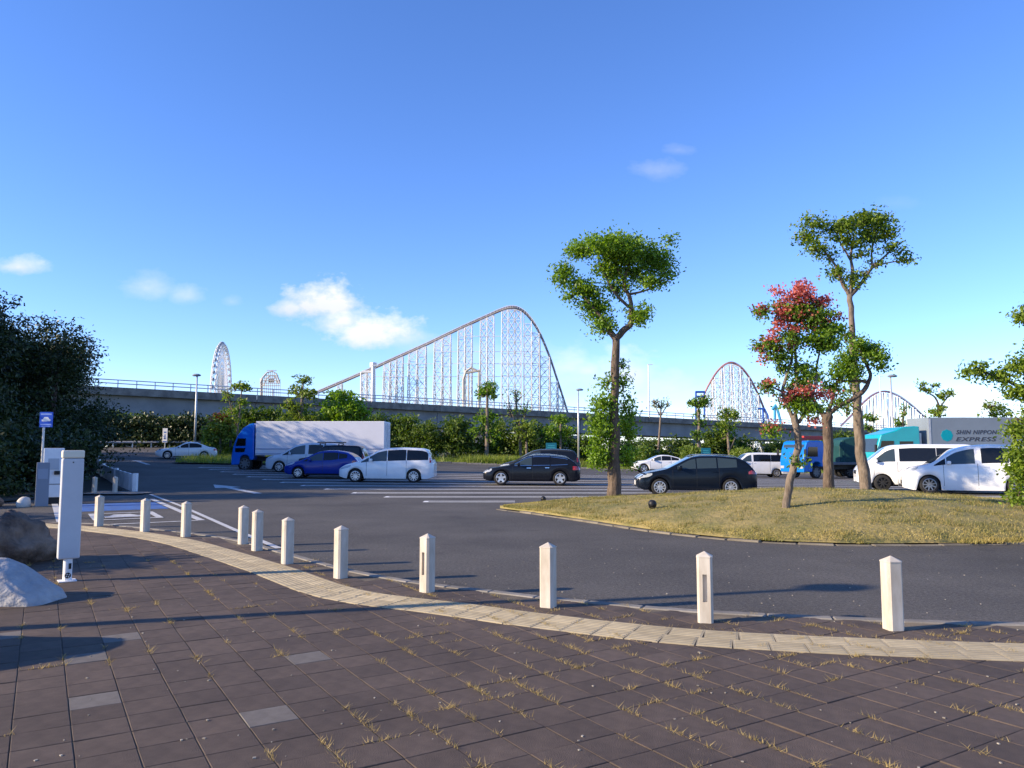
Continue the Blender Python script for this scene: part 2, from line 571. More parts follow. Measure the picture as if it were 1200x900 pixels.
PZ = .05     # paving stands this much above the asphalt
kerb_px = [(60, 612), (117, 614), (200, 622), (275, 632.5), (340, 650), (407, 668), (490, 683), (555, 690.5), (633, 700), (707, 707), (798, 715), (907, 721), (1033, 727), (1150, 730.5), (1290, 733)]
kerb_w = [G(*p, h=PZ) for p in kerb_px]
kerb_l = smooth_line([(v.x, v.y) for v in kerb_w], .62)
KB0 = kerb_l[0]
pave_poly = [(p.x, p.y) for p in kerb_l] + [(30, kerb_l[-1].y), (30, -6), (-40, -6), (-40, 22), (-20, 22)]
# the pavement to the left runs up behind the charging bay
pave_poly = [(p.x, p.y) for p in kerb_l] + [(12, kerb_l[-1].y - .1), (12, -4), (-30, -4), (-30, 17.6)]
paving = tag(sheet('paving', pave_poly, PZ - .0065, M_joint, cell=False), kind='structure')


def inside(x, y, poly):
    c = False
    j = len(poly) - 1
    for i in range(len(poly)):
        xi, yi = poly[i]; xj, yj = poly[j]
        if (yi > y) != (yj > y) and x < (xj - xi) * (y - yi) / (yj - yi) + xi: c = not c
        j = i
    return c


# kerb stones
for i, (a, b) in enumerate(zip(kerb_l, kerb_l[1:])):
    if a.x > 9: break
    c = (a + b) / 2; d = b - a
    MB().box((0, 0, 0), (d.length - .012, .13, .17)).build('kerb_stone', M_kerb, paving, bevel=.012, seg=1, loc=(c.x, c.y, PZ - .079), rz=math.atan2(d.y, d.x))

# tactile strip
tact_px = [(40, 615), (96, 619), (150, 625), (205, 634), (255, 648), (318, 668), (400, 696), (530, 714), (633, 728), (800, 746), (1000, 757.5), (1200, 764.5), (1330, 768)]
tact_w = [G(*p, h=PZ) for p in tact_px]
tact_c = smooth_line([(v.x, v.y) for v in tact_w], .05)


def offset_line(line, off):
    out = []
    for i, p in enumerate(line):
        t = (line[min(i + 1, len(line) - 1)] - line[max(i - 1, 0)]).normalized()
        out.append(p + Vector((-t.y, t.x)) * off)
    return out


mb = MB().box((0, 0, -.012), (.293, .293, .024))
for k in range(5):
    mb.box((0, -.116 + k * .058, .0012), (.275, .03, .0032), taper=.92)
tactile_me = mb.mesh('tactile_tile'); tactile_me.materials.append(M_tact)
strip = tag(bpy.data.objects.new('tactile_strip', None), 'yellow ribbed tactile strip curving across the brown paving', 'tactile strip')
COL.objects.link(strip); strip.location = (tact_c[0].x, tact_c[0].y, PZ)
for off in (-.149, .149):
    ln = smooth_line([(p.x, p.y) for p in offset_line(tact_c, off)][::6], .2995)
    for a, b in zip(ln, ln[1:]):
        if a.x > 7: break
        c = (a + b) / 2; d = b - a
        link('tactile_tile', tactile_me, parent=strip, loc=(c.x - tact_c[0].x, c.y - tact_c[0].y, .005 + rnd.uniform(-.001, .001)), rz=math.atan2(d.y, d.x))
tc_np = np.array([(p.x, p.y) for p in tact_c[::2]])

# brown pavers: 0.30 m grid running to the vanishing point left of the picture
g1 = Vector((-550 / F, 1)).normalized(); g2 = Vector((g1.y, -g1.x))
TS = .302


def tile_mb(w=.2965, h=.02, b=.003):
    m_ = MB(); q = w / 2; r = q - b
    m_.add([(-q, -q, -h), (q, -q, -h), (q, q, -h), (-q, q, -h), (-q, -q, -b), (q, -q, -b), (q, q, -b), (-q, q, -b), (-r, -r, 0), (r, -r, 0), (r, r, 0), (-r, r, 0)],
           [(0, 1, 5, 4), (1, 2, 6, 5), (2, 3, 7, 6), (3, 0, 4, 7), (4, 5, 9, 8), (5, 6, 10, 9), (6, 7, 11, 10), (7, 4, 8, 11), (8, 9, 10, 11)])
    return m_


tile_m = tile_mb()
tile_me = tile_m.mesh('paver', fix=False); tile_me.materials.append(M_tile)
tileg_me = tile_m.mesh('paver_grey', fix=False); tileg_me.materials.append(M_tileg)
greys = [G(px, py, h=PZ) for px, py in ((148, 745), (110, 775), (123, 827), (349, 768), (315, 840), (15, 743))]
cells = []
base_g = greys[4]
for i in range(-70, 90):
    for j in range(-60, 60):
        p = Vector((base_g.x, base_g.y)) + g1 * (i * TS) + g2 * (j * TS)
        if p.y < 1.0 or p.y > 19 or abs(p.x) > p.y * .70 + .9: continue
        if not inside(p.x, p.y, pave_poly): continue
        dk = min((p - q).length for q in kerb_l)
        if dk < .24: continue
        dt = np.min(np.hypot(tc_np[:, 0] - p.x, tc_np[:, 1] - p.y))
        if dt < .12: continue
        isg = False
        # in view
        v = abs(p.x) < p.y * .667 + .1 and p.y > 4.0
        cells.append((p, isg, v))
for g in greys:
    bi = min(range(len(cells)), key=lambda k: (cells[k][0] - Vector((g.x, g.y))).length)
    cells[bi] = (cells[bi][0], True, True)
vis = sorted([c for c in cells if c[2]], key=lambda c: c[0].length)
single = set(id(c) for c in vis[:296]) | set(id(c) for c in vis if c[1])
rz0 = math.atan2(g1.y, g1.x)
restv, restf = [], []
tv = np.array(tile_m.v); tf = tile_m.f
co_, si_ = math.cos(rz0), math.sin(rz0)
for c in cells:
    p, isg, v = c
    z = PZ + rnd.uniform(-.0022, .0022)
    tx, ty = rnd.gauss(0, .0035), rnd.gauss(0, .0035)
    if id(c) in single:
        o = link('paver', tileg_me if isg else tile_me, parent=paving, loc=(p.x, p.y, z))
        o.rotation_euler = (tx, ty, rz0 + rnd.gauss(0, .004))
    else:
        k = len(restv)
        for q in tv:
            restv.append((p.x + q[0] * co_ - q[1] * si_, p.y + q[0] * si_ + q[1] * co_, z + q[2] + q[0] * tx + q[1] * ty))
        restf.extend([tuple(a + k for a in f) for f in tf])
me = bpy.data.meshes.new('pavers'); me.from_pydata(restv, [], restf)
tag(link('pavers', me, M_tile, paving), kind='stuff')


# ------------------------------------------------------------------ road markings
def strip_line(pts, w, name='line', m=M_line, dz=.008, parent=lot):
    left, right = [], []
    for i, p in enumerate(pts):
        p = Vector(p[:2])
        a = Vector(pts[max(i - 1, 0)][:2]); b = Vector(pts[min(i + 1, len(pts) - 1)][:2])
        t = (b - a).normalized(); n = Vector((-t.y, t.x)) * w / 2
        left.append(p + n); right.append(p - n)
    poly = [(q.x, q.y) for q in left] + [(q.x, q.y) for q in reversed(right)]
    return sheet(name, poly, dz, m, parent)


M_stall = mat('stall_paint', (.80, .80, .78), .8, col2=(.60, .60, .58), vscale=7, detail=8)
stall_px = [(502, 588), (454, 582), (415, 576), (382, 571.5), (356, 568), (332, 565), (312, 562), (295, 559), (280, 556), (266, 553), (255, 550)]
sl_w = [G(*p) for p in stall_px]
s0, s1 = sl_w[0], sl_w[6]
pitch = (s1.y - s0.y) / 6
for k in range(12):
    y = s0.y + pitch * k
    x = s0.x + (s1.x - s0.x) / 6 * k
    xe = .1 if k < 1 else 26
    for dy_ in (-.24, .24):
        strip_line([(x, y + dy_), (xe, y + dy_)], .17, 'stall_line', M_stall)
    strip_line([(x - .08, y - .325), (x - .08, y + .325)], .16, 'stall_line', M_stall)
# kerb side line and charging bay
strip_line([G(176, 579.5), G(212, 593), G(277, 622), G(327, 643)], .12, 'edge_line')
e1, e2 = G(178, 585), G(236, 610)
ed = Vector((e2.x - e1.x, e2.y - e1.y)).normalized(); en = Vector((ed.y, -ed.x))
if en.x > 0: en = -en
strip_line([e1, e2], .17, 'bay_line')
A = Vector((e1.x, e1.y)); B = Vector((e2.x, e2.y))
strip_line([A + en * 2.9, B + en * 2.9], .17, 'bay_line')
strip_line([B + en * .09, B + en * 2.81], .15, 'bay_line')
bl = A + ed * 1.6
sheet('blue_panel', [tuple(bl + en * .12), tuple(bl + en * 2.75), tuple(bl + en * 2.75 + ed * 3.3), tuple(bl + en * .12 + ed * 3.3)], .004, M_bluep, lot)
# framed car symbol on the bay
fc = B + en * 1.45 - ed * 2.35
for (u, v, lu, lv) in ((0, 1.05, 1.55, .16), (0, -1.05, 1.55, .16), (.70, 0, .16, 1.94), (-.70, 0, .16, 1.94)):
    c = fc + en * u + ed * v
    sheet('symbol_frame', [tuple(c + en * lu / 2 + ed * lv / 2), tuple(c - en * lu / 2 + ed * lv / 2), tuple(c - en * lu / 2 - ed * lv / 2), tuple(c + en * lu / 2 - ed * lv / 2)], .012, M_line, lot)
car_sil = [(-.48, -.30), (.48, -.30), (.48, 0), (.30, .04), (.18, .36), (-.22, .36), (-.34, .04), (-.48, 0)]
sheet('car_symbol', [tuple(fc + en * -u + ed * -v * 1.5) for u, v in car_sil], .012, M_line, lot)


def arrow(head, tail, w, hl, hw):
    h = Vector((head.x, head.y)); t = Vector((tail.x, tail.y)); d = (t - h).normalized(); n = Vector((-d.y, d.x))
    nk = h + d * hl
    poly = [h, nk + n * hw, nk + n * w, t + n * w, t - n * w, nk - n * w, nk - n * hw]
    sheet('road_arrow', [tuple(q) for q in poly], .008, M_line, lot)


arrow(G(250, 568), G(303, 578.5), .16, 2.6, .55)
arrow(G(158, 539.5), G(174, 544.5), .15, 1.4, .5)
strip_line([G(200, 548.5), G(240, 548.5), G(290, 549)], .16, 'edge_line')


# ------------------------------------------------------------------ bollards
def bollard_parts(slot):
    w, c = .074, .022
    sec = [(w - c, -w), (w, -w + c), (w, w - c), (w - c, w), (-w + c, w), (-w, w - c), (-w, -w + c), (-w + c, -w)]
    m_ = MB(); H = .615
    rings = [(1.0, -.05), (1.0, H), (1.045, H + .002), (1.045, H + .012)]
    vs, fs = [], []
    for s, z in rings:
        vs += [(x * s, y * s, z) for x, y in sec]
    for i in range(len(rings) - 1):
        for k in range(8):
            if i == 0 and k == 5 and slot: continue
            fs.append((i * 8 + k, i * 8 + (k + 1) % 8, (i + 1) * 8 + (k + 1) % 8, (i + 1) * 8 + k))
    vs.append((0, 0, H + .058)); t = len(vs) - 1
    for k in range(8): fs.append((3 * 8 + k, 3 * 8 + (k + 1) % 8, t))
    if slot:                                   # recessed reflector pocket in one face
        A_, B_, C_, D_ = 5, 6, 14, 13          # corners of that face: (w-c,-.05) (-w+c,-.05) (-w+c,H) (w-c,H)
        k = len(vs); y1, z0, z1 = .020, .20, .46
        for x in (-w, -w + .03):
            vs += [(x, y1, z0), (x, -y1, z0), (x, -y1, z1), (x, y1, z1)]
        o_ = (A_, B_, C_, D_)
        for q in range(4):
            r = (q + 1) % 4
            fs.append((o_[q], o_[r], k + r, k + q))
            fs.append((k + q, k + r, k + 4 + r, k + 4 + q))
        fs.append((k + 4, k + 5, k + 6, k + 7))
    m_.add(vs, fs)
    return m_.mesh('post')


boll_me, boll_plain = bollard_parts(True), bollard_parts(False)
boll_me.materials.append(M_boll); boll_plain.materials.append(M_boll)
boll_px = [(1047, 738), (827, 729), (642.5, 711), (500.5, 693.5), (399, 677.5), (336.5, 660.5), (301, 645), (284.5, 637), (217.5, 629), (169.5, 623), (115.5, 616.5), (134.5, 578.5), (110.5, 579)]
for i, (px, py) in enumerate(boll_px):
    far = i >= 11
    b = G(px, py, h=0.0 if far else PZ)
    if far: lab, grp = 'white square bollard at the far side of the charging bay', 'far bollards'
    else: lab, grp = 'white square bollard with pointed cap along the paving kerb', 'bollards along the kerb'
    dist = [(q - Vector((b.x, b.y))).length for q in kerb_l]
    j = min(range(len(dist)), key=lambda k: dist[k])
    t = kerb_l[min(j + 1, len(kerb_l) - 1)] - kerb_l[max(j - 1, 0)]
    rz = math.atan2(t.y, t.x) + rnd.uniform(-.06, .06)
    if i == 0: rz += math.radians(20)
    t_ = thing('bollard', lab, 'bollard', b + Vector((0, 0, -.002)), rz, grp)
    po = link('post', boll_plain if i in (0, 2, 7, 11, 12) else boll_me, parent=t_)
    if i in (1, 3): po.rotation_euler = (0, 0, math.radians(90))


# ------------------------------------------------------------------ rocks
def rock(name, label, c, size, seed, m, cuts=5, rough=.12, group=None):
    r_ = random.Random(seed)
    bm = bmesh.new()
    bmesh.ops.create_icosphere(bm, subdivisions=4, radius=1.0)
    planes = []
    for k in range(cuts):
        n = Vector((r_.gauss(0, 1), r_.gauss(0, 1), r_.gauss(.3, .7))).normalized()
        planes.append((n, r_.uniform(.62, .9)))
    from mathutils import noise as mn
    for v in bm.verts:
        p = v.co.copy()
        for n, d in planes:
            k = p.dot(n) - d
            if k > 0: p -= n * k * .85
        q = p * 1.7 + Vector((seed * 3.1, seed, 0))
        p *= 1 + rough * mn.noise(q) + rough * .35 * mn.noise(q * 3.3) + rough * .15 * mn.noise(q * 8)
        v.co = Vector((p.x * size[0], p.y * size[1], max(p.z, -.45) * size[2]))
    me = bpy.data.meshes.new(name); bm.to_mesh(me); bm.free()
    me.polygons.foreach_set('use_smooth', [True] * len(me.polygons))
    o = link(name, me, m, loc=(c[0], c[1], c[2] + .40 * size[2]))
    o.rotation_euler = (0, 0, r_.uniform(0, 6))
    return tag(o, label, 'boulder', group)


M_rockb = mat('brown_rock', (.27, .195, .145), .9, col2=(.045, .030, .024), vscale=2.6, detail=12, bump=1.0, bscale=5, bdist=.10)
M_rockg = mat('grey_rock', (.44, .43, .42), .9, col2=(.30, .29, .29), vscale=5, detail=12, bump=.9, bscale=9, bdist=.05)
ro = rock('boulder', 'large brown weathered boulder behind the grey stone', (-7.42, 11.3, PZ - .02), (.78, .66, .49), 4, M_rockb, 9, .30); ro.rotation_euler = (0, 0, 1.0)
bp_ = G(20, 708, h=PZ)


def slab_rock(c):
    pts = [(-.95, 0), (-.8, .42), (-.45, .58), (.0, .56), (.18, .48), (.62, .14), (.70, 0)]
    m_ = MB()
    rows = [(-.30, .55), (-.22, .86), (0, 1.0), (.28, .95), (.42, .6)]
    vs, fs = [], []
    for y, s in rows:
        for x, z in pts: vs.append((x * (.6 + .4 * s), y, z * s))
    n = len(pts)
    for i in range(len(rows) - 1):
        for k in range(n - 1): fs.append((i * n + k, i * n + k + 1, (i + 1) * n + k + 1, (i + 1) * n + k))
    fs.append(tuple(range(n))); fs.append(tuple(reversed(range((len(rows) - 1) * n, len(rows) * n))))
    m_.add(vs, fs)
    me = m_.mesh('grey_boulder', bevel=.05, seg=2)
    bm = bmesh.new(); bm.from_mesh(me)
    bmesh.ops.triangulate(bm, faces=bm.faces)
    bmesh.ops.subdivide_edges(bm, edges=bm.edges, cuts=2, use_grid_fill=True)
    from mathutils import noise as mn
    for v in bm.verts:
        q = v.co * 4
        v.co += Vector((mn.noise(q), mn.noise(q + Vector((9, 2, 1))), .6 * mn.noise(q + Vector((3, 8, 1))))) * .03
    bm.to_mesh(me); bm.free()
    me.polygons.foreach_set('use_smooth', [True] * len(me.polygons))
    return tag(link('boulder', me, M_rockg, loc=c), 'pale grey angular boulder at the edge of the paving', 'boulder')


so_ = slab_rock((-5.66, 8.55, PZ - .012)); so_.scale = (.96, .95, .84)
bp_ = G(82, 681, h=PZ + .01)
rock('stone', 'small white stone lying below the post box', (bp_.x + .02, bp_.y - .62, PZ - .004), (.085, .07, .06), 9, M_rockg, 4, .1)
rock('boulder', 'rounded boulder at the left of the paving casting a shadow', (-5.35, 6.05, PZ - .01), (.75, .5, .58), 5, M_rockg, 3, .1)
rock('boulder', 'brown boulder in the shade below the trees', (-15.9, 22.6, .0), (1.0, .8, .38), 6, M_rockb, 4, .12)


# ------------------------------------------------------------------ charging post, cabinets, sign
def roundbox(m_, x0, x1, y0, y1, z0, z1):
    m_.box(((x0 + x1) / 2, (y0 + y1) / 2, (z0 + z1) / 2), (x1 - x0, y1 - y0, z1 - z0))


b = G(78.5, 681, h=PZ)
M_cream = mat('cream_plastic', (.72, .66, .52), .5, var=.04)
M_boxw = mat('grey_white_paint', (.50, .51, .53), .5, var=.05)
t_ = thing('post_box', 'tall pale grey box with cream cap on a short pole beside boulders', 'post box', b, math.radians(36))
MB().tube([(0, 0, 0), (0, 0, .34)], .052, 16).build('pole', M_white, t_, smooth=False)
MB().box((0, 0, .005), (.2, .2, .012)).build('base_plate', M_white, t_)
MB().box((0, 0, .28 + .63), (.245, .14, 1.26)).build('body', M_boxw, t_, bevel=.02, seg=3)
MB().box((0, 0, 1.5925), (.25, .145, .10)).build('cap', M_cream, t_, bevel=.018, seg=3)
mb = MB().lathe([(0.0005, -.001), (.034, -.001), (.036, 0)], 20, 'y', (0, -.054, .075)); mb.build('round_badge', M_dark, t_)
mb = MB()
for k in range(4):
    a = k * math.pi / 2 + .5
    mb.box((math.cos(a) * .018, -.0575, .075 + math.sin(a) * .018), (.012, .002, .014))
mb.build('badge_mark', M_white, t_)
MB().box((.02, -.053, .19), (.03, .012, .07)).build('lock_plate', M_dark, t_)
MB().lathe([(.0005, -.003), (.008, -.003), (.009, 0)], 12, 'y', (.0, -.071, 1.49)).build('lock', M_dark, t_)

c0 = on_ground(64, 24.5)
t_ = thing('charger_cabinet', 'tall white charger cabinet behind the grey panel', 'cabinet', c0, math.radians(30))
MB().box((0, 0, .98), (.56, .45, 1.54)).build('body', M_white, t_, bevel=.02)
MB().box((0, 0, .10), (.48, .38, .21)).build('plinth', M_dark, t_)
MB().box((.0, -.232, 1.25), (.30, .012, .35)).build('screen_panel', mat('panel_grey', (.42, .44, .47), .4), t_)
MB().box((.10, -.30, .98), (.16, .14, .12)).build('connector_holder', M_dark, t_, bevel=.02)
MB().box((.05, -.229, .62), (.34, .008, .02)).build('seam', M_dark, t_)
c1 = on_ground(52, 23.2)
t_ = thing('info_panel', 'slate grey upright panel standing in front of the white cabinet', 'panel', c1, math.radians(30))
M_slate = mat('slate_grey_metal', (.20, .23, .28), .5)
MB().box((0, 0, .66), (.34, .22, 1.32)).build('body', M_slate, t_, bevel=.012)
MB().box((.0, 0, .012), (.46, .3, .03)).build('base', M_kerb, t_)
MB().box((.0, -.113, .98), (.26, .008, .30)).build('notice', mat('notice_blue_grey', (.26, .30, .37), .5), t_)
rock('stone', 'white rounded stone beside the grey panel', (c1.x - .45, c1.y - .1, c1.z), (.22, .18, .22), 12, mat('white_rock', (.55, .52, .48), .8, var=.1), 2, .05)

c2 = on_ground(50, 25.2)
t_ = thing('charging_sign', 'small blue charging sign with a white car symbol on a pole', 'sign', c2, math.radians(4))
MB().tube([(0, 0, 0), (0, 0, 2.92)], .036, 12).build('pole', M_steel, t_)
M_sblue = mat('sign_blue', (.02, .09, .50), .4)
MB().box((.09, -.045, 2.68), (.42, .02, .50)).build('board', M_sblue, t_, bevel=.008, seg=1)
mb = MB()
cs = [(-.13, -.055), (.13, -.055), (.145, 0), (.10, .02), (.06, .085), (-.06, .085), (-.10, .02), (-.145, 0)]
mb.add([(.09 + x, -.0575, 2.68 + z) for x, z in cs], [tuple(range(8))])
mb.build('car_symbol', M_white, t_)
mb = MB(); mb.box((.09, -.0575, 2.86), (.34, .002, .05)); mb.box((.09, -.0575, 2.52), (.34, .002, .04)); mb.box((.09, -.0575, 2.46), (.28, .002, .025))
mb.build('lettering', mat('sign_pale_blue', (.25, .36, .72), .5), t_)
mb = MB(); mb.box((.0, -.02, 2.84), (.10, .05, .03)); mb.box((0, -.02, 2.52), (.10, .05, .03)); mb.build('bracket', M_steel, t_)

# ribbed white wall along the access road
w0, w1 = G(158, 577), G(107, 543.5)
wl = smooth_line([(w0.x, w0.y), (w0.x * .55 + w1.x * .45 - .4, w0.y * .55 + w1.y * .45), (w1.x, w1.y), (w1.x - 7, w1.y + 6)], 1.5)
t_ = thing('low_wall', 'low white ribbed panel wall along the curved access road', 'wall', (wl[0].x, wl[0].y, gz(wl[0].x, wl[0].y)))
mb = MB(); mb.box((0, 0, .34), (1.46, .07, .70))
for k in range(4): mb.box((-.545 + k * .365, -.045, .34), (.22, .03, .62))
wp = mb.mesh('wall_panel', bevel=0); wp.materials.append(mat('white_wall_panel', (.66, .68, .70), .7, var=.15, vscale=2, obj_var=.06))
for a, b2 in zip(wl, wl[1:]):
    c = (a + b2) / 2; d = b2 - a
    link('wall_panel', wp, parent=t_, loc=(c.x - wl[0].x, c.y - wl[0].y, gz(c.x, c.y) - gz(wl[0].x, wl[0].y)), rz=math.atan2(d.y, d.x))
post_me = MB().box((0, 0, .36), (.16, .16, .78)).mesh('wall_post', bevel=.01, seg=1); post_me.materials.append(M_white)
for a in wl[::4]:
    link('wall_post', post_me, parent=t_, loc=(a.x - wl[0].x, a.y - wl[0].y, gz(a.x, a.y) - gz(wl[0].x, wl[0].y)))
# planted bank and path to the left of that wall
bank = [(-15.9, 31.6), (-30.4, 55), (-38, 62), (-62, 80), (-62, 18), (-16.3, 18), (-16.3, 29.0)]
tag(sheet('planted_bank', bank, .05, mat('dark_soil', (.05, .045, .03), .95, var=.3)), kind='structure')
tag(sheet('footpath', [(-16.4, 31.0), (-14.0, 30.2), (-14.0, 28.9), (-16.2, 28.9)], .055, M_kerb), kind='structure')


# ------------------------------------------------------------------ foliage
def leaves(centers, size, up=.4, rng=NR, aspect=.5):
    n = len(centers)
    nr = rng.normal(size=(n, 3)); nr[:, 2] += up
    nr /= np.linalg.norm(nr, axis=1)[:, None]
    t = rng.normal(size=(n, 3)); t -= (t * nr).sum(1)[:, None] * nr
    t /= np.linalg.norm(t, axis=1)[:, None]
    b_ = np.cross(nr, t)
    s = size * rng.uniform(.65, 1.3, n)[:, None]
    l = t * s * .5; w = b_ * s * .5 * aspect
    V = np.stack([centers - l, centers + w - l * .1, centers + l, centers - w - l * .1], 1).reshape(-1, 3)
    Fq = np.arange(4 * n).reshape(n, 4)
    return V, Fq


def clumps(blobs, per_m3=None, n_cl=None, per=26, cr=.28, shell=.45, rng=NR):
    """blobs: (centre, (rx,ry,rz), number of clusters)"""
    out = []
    for c, r, k in blobs:
        k = max(1, int(k))
        d = rng.normal(size=(k, 3)); d /= np.linalg.norm(d, axis=1)[:, None]
        rad = rng.uniform(0, 1, k) ** shell * rng.uniform(.85, 1.22, k)
        cc = np.array(c) + d * rad[:, None] * np.array(r)
        m_ = np.repeat(cc, per, 0)
        sz = np.repeat(rng.uniform(.6, 1.35, k), per)[:, None] * cr
        off = np.clip(rng.normal(size=m_.shape), -2.1, 2.1) * sz * np.array([.62, .62, .42])
        out.append(m_ + off)
    return np.concatenate(out)


def leaf_obj(name, centers, size, m, parent, origin=(0, 0, 0), up=.4, aspect=.5):
    V, Fq = leaves(centers - np.array(origin), size, up, NR, aspect)
    me = np_mesh(name, V, Fq)
    return link(name, me, m, parent)


def limb_pts(pts, d, origin, wob=0.0):
    out = []
    for q in pts:
        px, py = q[0], q[1]
        dd = d + (q[3] if len(q) > 3 else 0)
        v = P(px, py, dd) - Vector(origin)
        out.append(v)
    return out


def tree_px(name, label, d, base, limbs, blobs, leafsize, leafm, barkm, per=26, cr=.28, kpm=1.0, group=None, cat='tree', extra=None, shell=.5, n=9):
    """base px; limbs: [(px,py,width px,depth offset)...]; blobs: (px,py,rx px,ry px,clusters,depth offset)"""
    o = on_ground(base, d) if not isinstance(base, Vector) else base
    t = thing(name, label, cat, o, 0, group)
    mb_ = MB()
    for li, lm in enumerate(limbs):
        pts = limb_pts(lm, d, o)
        rad = [q[2] / 2 / F * d for q in lm]
        # smooth
        if len(pts) > 2:
            sp, sr = [], []
            for i in range(len(pts) - 1):
                p0 = pts[max(i - 1, 0)]; p1 = pts[i]; p2 = pts[i + 1]; p3 = pts[min(i + 2, len(pts) - 1)]
                for k in range(4):
                    u = k / 4
                    sp.append(.5 * (2 * p1 + (p2 - p0) * u + (2 * p0 - 5 * p1 + 4 * p2 - p3) * u * u + (3 * p1 - p0 - 3 * p2 + p3) * u ** 3)
                              + Vector((rnd.gauss(0, 1), rnd.gauss(0, 1), 0)) * rad[i] * .10)
                    sr.append((rad[i] * (1 - u) + rad[i + 1] * u) * rnd.uniform(.93, 1.08))
            sp.append(pts[-1]); sr.append(rad[-1])
            pts, rad = sp, sr
        if li == 0:
            pts[0] = Vector((pts[0].x, pts[0].y, -.15))
            rad[0] *= 1.25
        mb_.tube(pts, rad, n)
    # twigs from blob hearts
    bl = []
    for q in blobs:
        px, py, rx, ry, k = q[:5]; dd = q[5] if len(q) > 5 else rnd.uniform(-.5, .5) * rx / F * d
        c = P(px, py, d + dd)
        r_ = (rx / F * d, rx / F * d * .85, ry / F * d)
        bl.append((c, r_, k * kpm))
        for s_ in range(5):
            e = c + Vector((rnd.gauss(0, .5) * r_[0], rnd.gauss(0, .5) * r_[1], rnd.gauss(.1, .5) * r_[2]))
            c_ = c + Vector((0, 0, -r_[2] * .7))
            mb_.tube([c_ - o, (c_ + e) / 2 - o + Vector((0, 0, .05)), e - o], [.022 * d / 20, .015 * d / 20, .006 * d / 20], 4, False)
    mb_.build('trunk', barkm, t, smooth=True)
    cs_ = clumps(bl, per=per, cr=cr, shell=shell)
    leaf_obj('crown', cs_, leafsize, leafm, t, o)
    if extra:
        for nm, bl2, sz, m2, per2, cr2 in extra:
            b2_ = []
            for q in bl2:
                px, py, rx, ry, k = q[:5]; dd = q[5] if len(q) > 5 else 0
                b2_.append((P(px, py, d + dd), (rx / F * d, rx / F * d * .8, ry / F * d), k))
            leaf_obj(nm, clumps(b2_, per=per2, cr=cr2, shell=.4), sz, m2, t, o, up=.2, aspect=.8)
    return t


# ------------------------------------------------------------------ grass island
def island_h(x, y):
    """mound: outline from the front kerb line to the back edge"""
    if x < XF[0][0]: return None
    yf = np.interp(x, [p[0] for p in XF], [p[1] for p in XF])
    yb = np.interp(x, [p[0] for p in XB], [p[1] for p in XB])
    return yf, yb


front_px = [(586, 597), (640, 604), (700, 613), (770, 623.5), (850, 632), (920, 636.5), (1000, 639), (1100, 638.5), (1200, 637)]
fw = [G(*p) for p in front_px]
XF = [(v.x, v.y) for v in fw] + [(14, 14.4), (26, 15.5), (34, 18)]
XB = [(XF[0][0], XF[0][1] + .1), (.6, 23.6), (2.0, 25.6), (3.5, 26.4), (8, 26.2), (20, 25.4), (34, 24)]


def mound_z(x, y):
    h = island_h(x, y)
    if h is None: return 0
    yf, yb = h
    if yb - yf < .05: return .06
    t = (y - yf) / (yb - yf)
    t = min(1, max(0, t))
    L_ = min(1.0, max(0.0, (x - XF[0][0]) / 7.5))
    amp = .50 * (L_ ** 1.1) + .02
    amp *= 1.12
    if x > 9.0: amp *= max(.42, 1 - (x - 9.0) * .115)
    prof = math.sin(math.pi * min(1, t ** .85)) ** .8 if 0 < t < 1 else 0
    return .09 + amp * prof


from mathutils import noise as mnoise
gx = np.linspace(XF[0][0], 34, 110)
verts, faces = [], []
NV = 26
for i, x in enumerate(gx):
    yf, yb = island_h(x, 0)
    for j in range(NV + 1):
        y = yf + (yb - yf) * j / NV
        z = mound_z(x, y) + (.02 * mnoise.noise(Vector((x * 1.3, y * 1.3, 0))) if 0 < j < NV else 0)
        if j in (0, NV): z = .035
        verts.append((x, y, z))
for i in range(len(gx) - 1):
    for j in range(NV):
        a = i * (NV + 1) + j
        faces.append((a, a + NV + 1, a + NV + 2, a + 1))
mb = MB(); mb.v = verts; mb.f = faces
island = tag(mb.build('grass_island', M_lawn, smooth=True), kind='structure')
kl = smooth_line(XF, .62)
kme = MB().box((0, 0, 0), (.60, .17, .20)).mesh('kerb_stone', bevel=.015, seg=1); kme.materials.append(mat('dirty_kerb', (.25, .22, .17), .95, col2=(.13, .11, .08), vscale=3, detail=9, obj_var=.15, bump=.3))
for a, b2 in zip(kl, kl[1:]):
    c = (a + b2) / 2; d = b2 - a
    if c.x > 20: break
    n_ = Vector((d.y, -d.x)).normalized() * .07
    o = link('kerb_stone', kme, parent=island, loc=(c.x + n_.x, c.y + n_.y, -.07 + rnd.uniform(-.02, .012)), rz=math.atan2(d.y, d.x) + rnd.gauss(0, .02))


def blades(pts, h, w, m, name, lean=.5, parent=None, rng=NR, kind='stuff', label=None, cat=None):
    n = len(pts)
    pts = np.array(pts)
    a = rng.uniform(0, 2 * math.pi, n); hh = h * rng.uniform(.4, 1.3, n)
    ax = np.stack([np.cos(a), np.sin(a), np.zeros(n)], 1)
    la = rng.uniform(0, 2 * math.pi, n); lv = np.stack([np.cos(la), np.sin(la), np.zeros(n)], 1) * (rng.uniform(0, lean, n) * hh)[:, None]
    tip = pts + lv; tip[:, 2] += hh
    V = np.stack([pts - ax * w / 2, pts + ax * w / 2, tip], 1).reshape(-1, 3)
    me = np_mesh(name, V, np.arange(3 * n).reshape(n, 3))
    o = link(name, me, m, parent)
    return tag(o, label, cat, None, kind)


